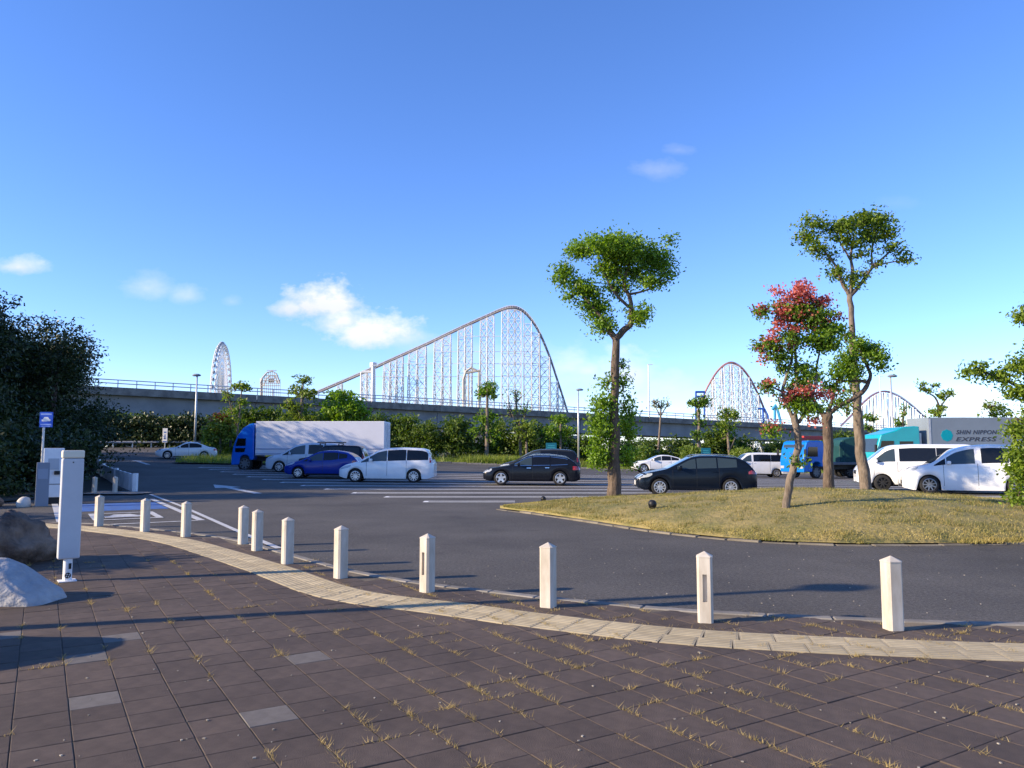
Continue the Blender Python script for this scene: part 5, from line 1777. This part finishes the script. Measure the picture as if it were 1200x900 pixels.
flat(t_, 'windscreen', [(.085, -.94, 1.45), (.085, .94, 1.45), (.28, .9, 2.26), (.28, -.9, 2.26)], M_glassl, .03)
MB().box((4.6, 0, .98), (5.2, 2.15, .16)).build('flatbed', mat('bed_steel', (.14, .15, .16), .7, var=.2), t_, bevel=.01, seg=1)
MB().box((3.9, 0, .72), (6.2, .8, .28)).build('chassis', M_dark, t_)
M_crane = mat('crane_red', (.55, .05, .04), .5)
mb = MB(); mb.box((2.15, 0, 1.7), (.4, .5, 1.5)); mb.box((2.3, 0, 2.72), (2.6, .32, .26)); mb.box((.95, 0, 2.64), (.4, .4, .2)); mb.build('crane', M_crane, t_, bevel=.02)
big_wheels(t_, [1.15, 5.6], 2.1, .42, .24)
t_.scale = (1.12, 1.12, 1.12)

# dark green covered lorry
d = 60.0
x0 = (982 - 600) / F * d
c = Vector((x0, d + 1.2, gz(x0 + 3, d)))
t_ = thing('lorry', 'dark green tarpaulin covered lorry bed behind the tree trunks', 'lorry', c, 0)
M_tarp = mat('green_tarp', (.012, .06, .06), .6, var=.25, vscale=1.2, bump=.4, bscale=4)
prof = [(0, .95), (.0, 2.5), (.25, 2.95), (.9, 3.15), (6.2, 3.2), (6.3, .95)]
MB().prism(prof, -1.22, 1.22).build('tarpaulin', M_tarp, t_, bevel=.08, seg=3, smooth=False)
for k in range(7): MB().box((.35 + k * .98, -1.236, 1.95), (.05, .02, 1.9)).build('tarp_strap', mat('tarp_rib', (.02, .08, .08), .6), t_)
MB().box((3.1, 0, .76), (6.4, .8, .3)).build('chassis', M_dark, t_)
MB().box((2.7, -1.1, .75), (2.6, .04, .08)).build('side_guard', M_steel, t_)
MB().box((2.7, -1.1, .52), (2.6, .04, .08)).build('side_guard', M_steel, t_)
cab(t_, [(6.5, .5), (6.5, 2.4), (6.8, 2.6), (8.2, 2.5), (8.35, 1.3), (8.35, .5)], 2.2, M_tarp)
big_wheels(t_, [.9, 5.6, 7.4], 2.3)


# ------------------------------------------------------------------ lamps and signs
def lamp(label, px, d, top_py, arm=.5, off=None):
    o = on_ground(px, d) if off is None else off[0]
    h = (P(px, top_py, d).z - o.z) if off is None else off[1]
    t = thing('lamp_post', label, 'lamp post', o)
    MB().tube([(0, 0, -.05), (0, 0, h * .5), (0, 0, h)], [.115, .09, .065], 12).build('pole', M_steel, t, smooth=True)
    MB().lathe([(.0005, 0), (.20, .0), (.20, .05), (.12, .06), (.12, .3)], 12, 'z').build('foot', M_steel, t)
    mb_ = MB(); mb_.lathe([(.0005, .16), (.18, .14), (.30, .07), (.34, .0), (.27, -.06), (.0005, -.07)], 18, 'z', (0, 0, 0))
    me_ = mb_.mesh('lamp_head', smooth=True); me_.materials.append(M_slate)
    hd = link('lamp_head', me_, parent=t, loc=(-.05 if px < 400 else .16, 0, h)); hd.scale = (1.2, .8, 1)
    lz = MB().lathe([(.0005, -.085), (.2, -.075), (.22, -.05)], 14, 'z'); lz.build('lens', M_lamp, hd)
    return t


lamp('tall lamp post beside the white saloon car', 228, 69, 440)
lamp('tall lamp post on the verge behind the black estate car', 678, 80, 457)
lamp('tall lamp post standing behind the teal lorry cab', 1047, 62, 441)
lamp('lamp post beside the paving whose shadow crosses the road', 0, 0, 0, off=(Vector((-8.6, 6.2, PZ)), 5.1))


def small_sign(label, px, d, py_top, w, h, m, post_h=None, marks=None):
    o = on_ground(px, d); zt_ = P(px, py_top, d).z - o.z
    t = thing('road_sign', label, 'sign', o)
    MB().tube([(0, .03, -.05), (0, .03, zt_ - .05)], .04, 8).build('post', M_steel, t)
    MB().box((0, -.03, zt_ - h / 2), (w, .04, h)).build('board', m, t, bevel=.01, seg=1)
    if marks:
        mb_ = MB(); mk = marks(w, h)
        for (x, z, a, b_) in mk[0]: mb_.box((x, -.0525, zt_ - h / 2 + z), (a, .004, b_))
        mb_.build('marking', mk[1], t)
    return t


M_steal = mat('teal_sign', (.01, .14, .20), .5)
small_sign('small teal sign board on the verge before the dark tree', 646, 79.5, 519, 1.1, .85, M_steal, marks=lambda w, h: ([(0, .15, .7, .08), (0, -.05, .8, .08), (0, -.24, .5, .08)], mat('teal_sign_text', (.05, .30, .36), .5)))
small_sign('small teal sign board beside the flat topped verge tree', 827, 81, 525, 1.0, .8, M_steal, marks=lambda w, h: ([(0, .12, .6, .08), (0, -.1, .7, .08)], mat('teal_sign_text', (.05, .30, .36), .5)))
small_sign('narrow white sign with blue mark before the dark hedge', 193, 76, 502, .48, 1.4, M_white, marks=lambda w, h: ([(0, -.12, .10, .45), (0, -.32, .24, .10), (0, .32, .24, .12), (0, -.6, .4, .1)], mat('sign_mark_blue', (.05, .14, .4), .5)))

# guard rail round the far bend
gr_pts = smooth_line([(-52, 83), (-44, 86.4), (-36, 87.2), (-31, 86.8), (-27, 85)], 2.0)
go = Vector((gr_pts[0].x, gr_pts[0].y, gz(gr_pts[0].x, gr_pts[0].y)))
t_ = thing('guard_rail', 'white guard rail round the bend below the dark hedge', 'guard rail', go)
mb = MB(); pl = [Vector((p.x, p.y, gz(p.x, p.y) + .62)) - go for p in gr_pts]
mb.tube(pl, .12, 6); mb.build('rail', mat('dull_rail', (.30, .31, .33), .6), t_)
pm_ = MB().box((0, .1, .35), (.12, .12, .8)).mesh('post'); pm_.materials.append(M_steel)
for p in gr_pts: link('post', pm_, parent=t_, loc=Vector((p.x, p.y, gz(p.x, p.y))) - go)

# spotlights on the island
for px, d in ((763, 18.3), (636.5, 24.0)):
    x = (px - 600) / F * d; o = Vector((x, d, mound_z(x, d)))
    t_ = thing('spotlight', 'round black floodlight lying in the dry grass of the island' if d < 20 else 'small black floodlight near the island tip', 'floodlight', o, .5)
    s_ = .80 if d < 20 else .65
    mb = MB().lathe([(.0005, -.11), (.08, -.10), (.115, -.04), (.12, .05), (.10, .08), (.0005, .085)], 18, 'y', (0, 0, .13)); mb.build('housing', M_dark, t_, smooth=True)
    mb = MB(); mb.tube([(-.13, 0, .13), (-.13, 0, .03), (0, 0, -.02), (.13, 0, .03), (.13, 0, .13)], .012, 6); mb.tube([(0, 0, -.1), (0, 0, 0)], .02, 6); mb.build('bracket', M_dark, t_)
    MB().lathe([(.0005, .086), (.09, .086), (.095, .08)], 16, 'y', (0, 0, .13)).build('lens', M_glass, t_)
    t_.scale = (s_, s_, s_)

# ------------------------------------------------------------------ viaduct
VA, VB = Vector((-51, 99)), Vector((43, 156))
vd = (VB - VA); VL = vd.length; vdir = vd.normalized(); vn = Vector((-vdir.y, vdir.x))   # vn points away from the camera


def vz(t): return 10.75 - 2.2 * t


vo = Vector((VA.x, VA.y, 0))
viad = thing('viaduct', 'long concrete motorway viaduct crossing behind the car park', 'viaduct', vo)


def vsect(name, sec, t0, t1, m, nseg=1):
    """cross section (offset from the near edge, height from the deck line) swept along the viaduct"""
    mb_ = MB(); vs, fs = [], []; n = len(sec)
    for t in (t0, t1):
        p = vd * t
        for o_, z in sec: vs.append((p.x + vn.x * o_, p.y + vn.y * o_, vz(t) + z))
    for k in range(n):
        fs.append((k, (k + 1) % n, (k + 1) % n + n, k + n))
    fs.append(tuple(range(n))); fs.append(tuple(reversed(range(n, 2 * n))))
    mb_.add(vs, fs)
    return mb_.build(name, m, viad)


ts = [-.62 + .26 * k for k in range(15)]
for a, b2 in zip(ts, ts[1:]):
    g_ = .0004
    vsect('girder', [(1.0, -1.95), (1.15, -4.55), (4.2, -4.55), (4.4, -1.95)], a + g_, b2 - g_, M_conc)
    vsect('girder', [(6.6, -1.95), (6.8, -4.55), (9.85, -4.55), (10.0, -1.95)], a + g_, b2 - g_, M_conc)
    vsect('deck', [(0.02, -1.65), (.3, -1.90), (10.7, -1.90), (10.98, -1.65), (10.98, -1.62), (.02, -1.62)], a + g_, b2 - g_, M_conc)
    vsect('parapet', [(0, -2.0), (0, -1.0), (.25, -1.0), (.3, -1.6), (.24, -2.0)], a + g_, b2 - g_, M_concd)
    vsect('parapet', [(11, -2.0), (11, -1.0), (10.75, -1.0), (10.7, -1.6), (10.76, -2.0)], a + g_, b2 - g_, M_concd)
    # pier under each joint
    p = vd * a + vn * 5.5
    gg = gz(VA.x + p.x, VA.y + p.y)
    hgt = vz(a) - 4.58 - gg
    MB().box((p.x, p.y, gg + hgt / 2 - .4), (2.0, 7.0, hgt + .0), math.atan2(vdir.y, vdir.x)).build('pier', M_conc, viad, bevel=.15, seg=2)
M_rail = mat('rail_steel', (.50, .53, .58), .5, metal=.3)
for o_, zz in ((.12, -.05), (.12, -.5)):
    mb = MB(); mb.tube([tuple((vd * t + vn * o_).to_3d() + Vector((0, 0, vz(t) + zz))) for t in np.linspace(-.62, 3.0, 20)], .07, 6); mb.build('handrail', M_rail, viad)
rp_me = MB().box((0, 0, -.55), (.12, .12, 1.0)).mesh('rail_post'); rp_me.materials.append(M_rail)
nposts = 110
for k in range(nposts):
    t = -.3 + k * 2.2 / VL
    if t > 2.3: break
    p = vd * t + vn * .12
    link('rail_post', rp_me, parent=viad, loc=(p.x, p.y, vz(t)), rz=math.atan2(vdir.y, vdir.x))


def viaduct_pole(label, px, top_py):
    # where the column px crosses the viaduct's near edge
    k = (px - 600) / F
    t = (k * VA.y - VA.x) / (vd.x - k * vd.y)
    p = VA + vd * t
    o = Vector((p.x + vn.x * .3, p.y + vn.y * .3, vz(t) - 1.0))
    h = P(px, top_py, p.y).z - o.z
    t_ = thing('viaduct_lamp', label, 'lamp post', o)
    MB().tube([(0, 0, 0), (0, 0, h * .6), (0, 0, h)], [.16, .13, .10], 8).build('pole', M_white, t_)
    MB().box((.35, 0, h), (1.0, .25, .12)).build('lamp_head', M_white, t_, bevel=.03)
    MB().box((0, -.36, -.5), (.7, .3, .95)).build('pedestal', M_concd, t_, rz=math.atan2(vdir.y, vdir.x))
    return t_


viaduct_pole('white lamp pole on the viaduct before the main coaster hill', 437, 428)
viaduct_pole('white lamp pole on the viaduct right of the tall evergreen tree', 762, 427)
viaduct_pole('white lamp pole on the viaduct before the distant coaster hump', 1034, 441)

# lower ramp glimpsed under the viaduct
ro_ = Vector((-70, 138, 0)); rd = Vector((66, 12, 0))
t_ = thing('ramp_wall', 'pale slip road parapet glimpsed under the viaduct', 'wall', ro_)
for k in range(12):
    a, b2 = rd * (k / 12), rd * ((k + 1) / 12 - .0006)
    c = (a + b2) / 2
    MB().box((c.x, c.y, 4.2), ((b2 - a).length, .5, 6.0 - .0), math.atan2(rd.y, rd.x)).build('parapet_panel', M_conc, t_)
mb = MB(); mb.tube([Vector((0, 0, 8.0)), rd + Vector((0, 0, 8.0))], .10, 6); mb.tube([Vector((0, 0, 7.6)), rd + Vector((0, 0, 7.6))], .10, 6); mb.build('handrail', M_white, t_)
pp = MB().box((0, 0, 7.6), (.2, .2, .9)).mesh('rail_post'); pp.materials.append(M_white)
for k in range(30): link('rail_post', pp, parent=t_, loc=rd * (k / 30))

# ------------------------------------------------------------------ roller coaster
M_cst = mat('coaster_white', (.76, .735, .70), .5)
M_trk = mat('coaster_track', (.27, .25, .27), .5, var=.2, vscale=.05)
M_trr = mat('coaster_track_red', (.36, .19, .19), .5, var=.2, vscale=.05)


def smooth3(pts, k=8):
    p = [pts[0] * 2 - pts[1]] + pts + [pts[-1] * 2 - pts[-2]]
    out = []
    for i in range(1, len(p) - 2):
        for j in range(k):
            t = j / k
            out.append(.5 * ((2 * p[i]) + (p[i + 1] - p[i - 1]) * t + (2 * p[i - 1] - 5 * p[i] + 4 * p[i + 1] - p[i + 2]) * t * t + (3 * p[i] - p[i - 1] - 3 * p[i + 1] + p[i + 2]) * t ** 3))
    out.append(p[-2])
    return out


def coaster(name, label, track_px, d, towers, tm, nlev=7.0, leg=.29, br=.22, taper=14.0, ddx=0.0, cat='roller coaster', plain=False, walk=True, bay=8.0):
    """track given by directions at the coaster's distance; towers: (px0, px1)"""
    def Q(px, py): return P(px, py, d + (px - 600) * ddx)
    tr = smooth3([Q(*p) for p in track_px])
    o = Vector((tr[0].x, tr[0].y, 0))
    t = thing(name, label, cat, o)
    T = [p - o for p in tr]
    mb_ = MB(); mb_.tube(T, .72, 6)
    for s in (-1.5, 1.5): mb_.tube([p + Vector((0, s, .9)) for p in T], .34, 5)
    mb_.build('track', tm, t, smooth=True)
    xs = [p.x for p in T]; zs = [p.z for p in T]; ys = [p.y for p in T]
    if walk:
        up = [p + Vector((0, -2.4, 1.4)) for p in T]
        mb_ = MB(); mb_.tube(up, .16, 4)
        for p in up[::2]: mb_.tube([p + Vector((0, 0, -1.5)), p], .14, 4)
        mb_.build('walkway_rail', M_cst, t)
    for (qa, qb) in towers:
        mb_ = MB()
        nb_ = max(1, int(round((qb - qa) / bay)))
        for ib in range(nb_):
            pa = qa + (qb - qa) * ib / nb_; pb = qa + (qb - qa) * (ib + 1) / nb_
            xa, xb = Q(pa, 450).x - o.x, Q(pb, 450).x - o.x
            za, zb = np.interp(xa, xs, zs) - 1.0, np.interp(xb, xs, zs) - 1.0
            yc = np.interp((xa + xb) / 2, xs, ys)
            base = 1.0
            hm = max(za, zb)

            def leg_pt(side, fb, z):
                x = xa if side == 0 else xb
                ztop = za if side == 0 else zb
                f = 1 - (z - base) / (hm - base)
                return Vector((x, yc + fb * (1.6 + taper * f * (hm / 95)), z))
            for side in (0, 1):
                for fb in (-1, 1):
                    ztop = za if side == 0 else zb
                    mb_.tube([leg_pt(side, fb, base), leg_pt(side, fb, ztop)], leg, 5, False)
            if not plain:
                n = max(2, int(hm / nlev))
                for k in range(n):
                    z0 = base + (hm - base) * k / n; z1 = base + (hm - base) * (k + 1) / n
                    for fb in (-1, 1):
                        if z1 <= min(za, zb) + nlev * .5:
                            zc0, zc1 = min(z1, za), min(z1, zb)
                            mb_.tube([leg_pt(0, fb, z0), leg_pt(1, fb, zc1)], br, 4, False)
                            mb_.tube([leg_pt(1, fb, z0), leg_pt(0, fb, zc0)], br, 4, False)
                            mb_.tube([leg_pt(0, fb, zc0), leg_pt(1, fb, zc1)], br, 4, False)
                    for side in (0, 1):
                        if z1 <= (za if side == 0 else zb) + 1:
                            mb_.tube([leg_pt(side, -1, z0), leg_pt(side, 1, z1)], br, 4, False)
                            mb_.tube([leg_pt(side, 1, z0), leg_pt(side, -1, z1)], br, 4, False)
                            mb_.tube([leg_pt(side, -1, z1), leg_pt(side, 1, z1)], br, 4, False)
        mb_.build('support_tower', M_cst, t)
    return t, o, Q


track1 = [(340, 474), (385, 455), (420, 440), (460, 422), (500, 404), (540, 385), (570, 371.5), (586, 364.5), (598, 361), (609, 363), (620, 372), (632, 390), (644, 418), (654, 448), (663, 476), (668, 494)]
tw = [(396, 401), (424, 436), (450, 472), (479, 499), (509, 528), (537, 553), (563, 579), (588, 611), (614, 632), (633, 644), (645, 653), (654, 660)]
t_, o_, Q_ = coaster('roller_coaster', 'huge white lattice roller coaster hill with a dark track', track1, 512, tw, M_trk)
# maintenance walkways between towers
mb = MB()
for py, a, b2 in ((442, 424, 648), (427, 470, 640), (413, 509, 640), (395, 540, 630)):
    mb.tube([Q_(a, py) - o_ + Vector((0, -4, 0)), Q_(b2, py) - o_ + Vector((0, -4, 0))], .22, 4)
mb.build('walkway', M_cst, t_)
track2 = [(812, 500), (822, 470), (832, 449), (843, 433), (855, 425.5), (867, 430), (878, 443), (888, 462), (897, 484), (904, 502)]
tw2 = [(826, 834), (837, 845), (848, 856), (859, 867), (870, 877), (880, 887), (889, 895)]
coaster('roller_coaster', 'smaller white lattice coaster hill with a reddish track', track2, 660, tw2, M_trr, nlev=7.5, leg=.36, br=.26, taper=12, walk=False)
track3 = [(985, 500), (1000, 485), (1012, 472), (1024, 462.5), (1036, 459), (1050, 463), (1064, 472), (1078, 484), (1092, 498)]
tw3 = [(1008, 1011), (1016, 1019), (1024, 1027), (1033, 1036), (1041, 1044), (1050, 1053), (1059, 1062), (1068, 1071), (1077, 1080)]
coaster('roller_coaster', 'far low coaster hump on tall plain white columns', track3, 800, tw3, mat('coaster_track_mauve', (.26, .17, .24), .5), leg=.7, plain=True, taper=8, walk=False)


def ride_frame(name, label, d, segs, r, m, cat='ride'):
    o = P(segs[0][0][0], 500, d); o.z = 0
    t = thing(name, label, cat, o)
    for nm, pts_, rr_ in segs_named(segs):
        MB().tube([P(px, py, d + dd) - o for px, py, dd in pts_], r * rr_, 6).build(nm, m, t)
    return t


def frame(name, label, cat, d, parts, m):
    """parts: (name, [(px, py, depth offset)...], radius m)"""
    p0 = parts[0][1][0]
    o = P(p0[0], p0[1], d); o.z = 0
    t = thing(name, label, cat, o)
    for nm, pts_, r_ in parts:
        q = [P(px, py, d + dd) - o for px, py, dd in pts_]
        q = [Vector((a.x, a.y, max(a.z, .2))) for a in q]
        MB().tube(q, r_, 6).build(nm, m, t)
    return t


M_beige = mat('ride_beige', (.50, .45, .38), .6, var=.1, vscale=.2)
M_rblue = mat('ride_blue', (.02, .09, .40), .5)
M_ltblue = mat('ride_light_blue', (.04, .30, .52), .5)
frame('coaster_station_mast', 'thick white mast with a crossbeam beside the coaster lift', 'ride', 500,
      [('mast', [(437.5, 530, 0), (437.5, 426, 0)], 1.5), ('mast_head', [(437.5, 430, 0), (437.5, 425, 0)], 2.4), ('crossbeam', [(424, 436, 0), (437.5, 436, 0)], .9), ('leg', [(423, 530, 0), (423, 436, 0)], .5)], M_cst)
frame('swing_ride', 'cream arched swing ride frame standing among the coaster towers', 'ride', 480,
      [('arch', [(543, 530, 0), (543, 445, 0), (546, 435, 0), (552, 431, 0), (558, 434, 0)], .85), ('arm', [(546, 437, 0), (563, 434, 0)], .8), ('leg', [(549, 530, 0), (549, 436, 0)], .6), ('leg', [(561, 530, 0), (561, 436, 0)], .7)], M_beige)
parts = []
for k in range(11):
    x = 305.6 + k * 2.25
    top_ = 452 - 17 * math.sqrt(max(.05, 1 - ((x - 317) / 12.5) ** 2))
    parts.append(('rib', [(x, 530, 0), (x, top_, 0)], .24))
for py_, xa_, xb_ in ((440, 310, 325), (443, 308, 327), (446, 306, 328), (449, 305, 328), (452, 305, 328)):
    parts.append(('ring_beam', [(xa_, py_, 0), (xb_, py_, 0)], .3))
parts += [('arch', [(305, 449, 0), (308, 442, 0), (313, 436.5, 0), (319, 435, 0), (324, 438, 0), (328, 449, 0)], .5), ('arch', [(309, 452, 6), (312, 444, 6), (317, 440, 6), (322, 441, 6), (326, 450, 6)], .5),
          ('ridge', [(313, 434, 0), (324, 434, 0)], .25), ('side_tower', [(306.5, 530, 4), (306.5, 443.5, 4)], 1.1), ('cabin', [(315, 446, 2), (321, 446, 2)], 1.4)]
frame('domed_ride', 'small beige domed ride structure right of the big wheel', 'ride', 560, parts, M_beige)
frame('ride_frame', 'small dark blue square ride frame left of the reddish coaster hill', 'ride', 560,
      [('post', [(815.5, 530, 0), (815.5, 459, 0)], .7), ('post', [(825.5, 530, 0), (825.5, 459, 0)], .7), ('beam', [(815, 459.3, 0), (826, 459.3, 0)], .8), ('beam', [(815, 464.5, 0), (826, 464.5, 0)], .6)], M_rblue)
frame('ride_frame', 'low dark blue ride gantry at the foot of the reddish coaster hill', 'ride', 560,
      [('beam', [(888, 479, 0), (896, 479, 0)], .7), ('post', [(894, 479, 0), (896, 530, 0)], .7), ('post', [(896, 479, 0), (900, 487, 0), (903, 530, 0)], .6)], M_rblue)
frame('water_slide', 'light blue slide tower beyond the viaduct', 'ride', 540,
      [('tower', [(908, 530, 0), (908, 477, 0)], .9), ('slide', [(905, 480, 0), (909, 474.5, 0), (911, 479, 0), (913, 487, 0), (915, 495, 0), (918, 530, 0)], .9)], M_ltblue)

# big wheel, seen almost edge on
d = 620
cw = P(259.5, 466, d); R = 64 / F * d * .98
t_ = thing('ferris_wheel', 'big white observation wheel seen nearly edge on', 'ferris wheel', Vector((cw.x, cw.y, 0)))
ax_a = math.radians(10.5) + math.atan2(-cw.x, cw.y)       # plane of the wheel relative to the view
u = Vector((math.sin(math.radians(10.2)), math.cos(math.radians(10.2)), 0))
view = Vector((cw.x, cw.y, 0)).normalized(); side = Vector((view.y, -view.x, 0))
u = (view * math.cos(math.radians(8.6)) + side * math.sin(math.radians(8.6)))
nrm = Vector((u.y, -u.x, 0))
mid = Vector((0, 0, cw.z))
n = 56
for off in (-1.6, 1.6):
    for rr_, th in ((R, .42), (R * .91, .30)):
        MB().tube([mid + nrm * off + u * (math.cos(2 * math.pi * k / n) * rr_) + Vector((0, 0, math.sin(2 * math.pi * k / n) * rr_)) for k in range(n + 1)], th, 5, False).build('rim', M_cst, t_)
    mb = MB()
    for k in range(n):
        a = 2 * math.pi * k / n
        e = u * math.cos(a) + Vector((0, 0, math.sin(a)))
        mb.tube([mid + nrm * off * 1.0 + e * 2, mid + nrm * off + e * R], .16, 4, False)
        a2 = 2 * math.pi * (k + .5) / n
        e2 = u * math.cos(a2) + Vector((0, 0, math.sin(a2)))
        mb.tube([mid + nrm * off + e * R * .91, mid + nrm * off + e2 * R], .2, 4, False)
    mb.build('spokes', M_cst, t_)
MB().tube([mid - nrm * 6, mid + nrm * 6], 1.8, 10).build('hub', M_cst, t_)
for s in (-1, 1):
    for q in (-1, 1):
        MB().tube([mid + nrm * s * 5, Vector((0, 0, 0)) + nrm * s * 9 + u * q * 22 + Vector((0, 0, .5))], 1.0, 6).build('stand_leg', M_cst, t_)
gm = MB().lathe([(.0005, -1.3), (.9, -1.2), (1.15, 0), (.9, 1.2), (.0005, 1.3)], 8, 'z').mesh('gondola'); gm.materials.append(mat('gondola_grey', (.30, .33, .38), .5))
for k in range(48):
    a = 2 * math.pi * k / 48
    link('gondola', gm, parent=t_, loc=mid + u * (math.cos(a) * (R + 1.2)) + Vector((0, 0, math.sin(a) * (R + 1.2) - .4)))
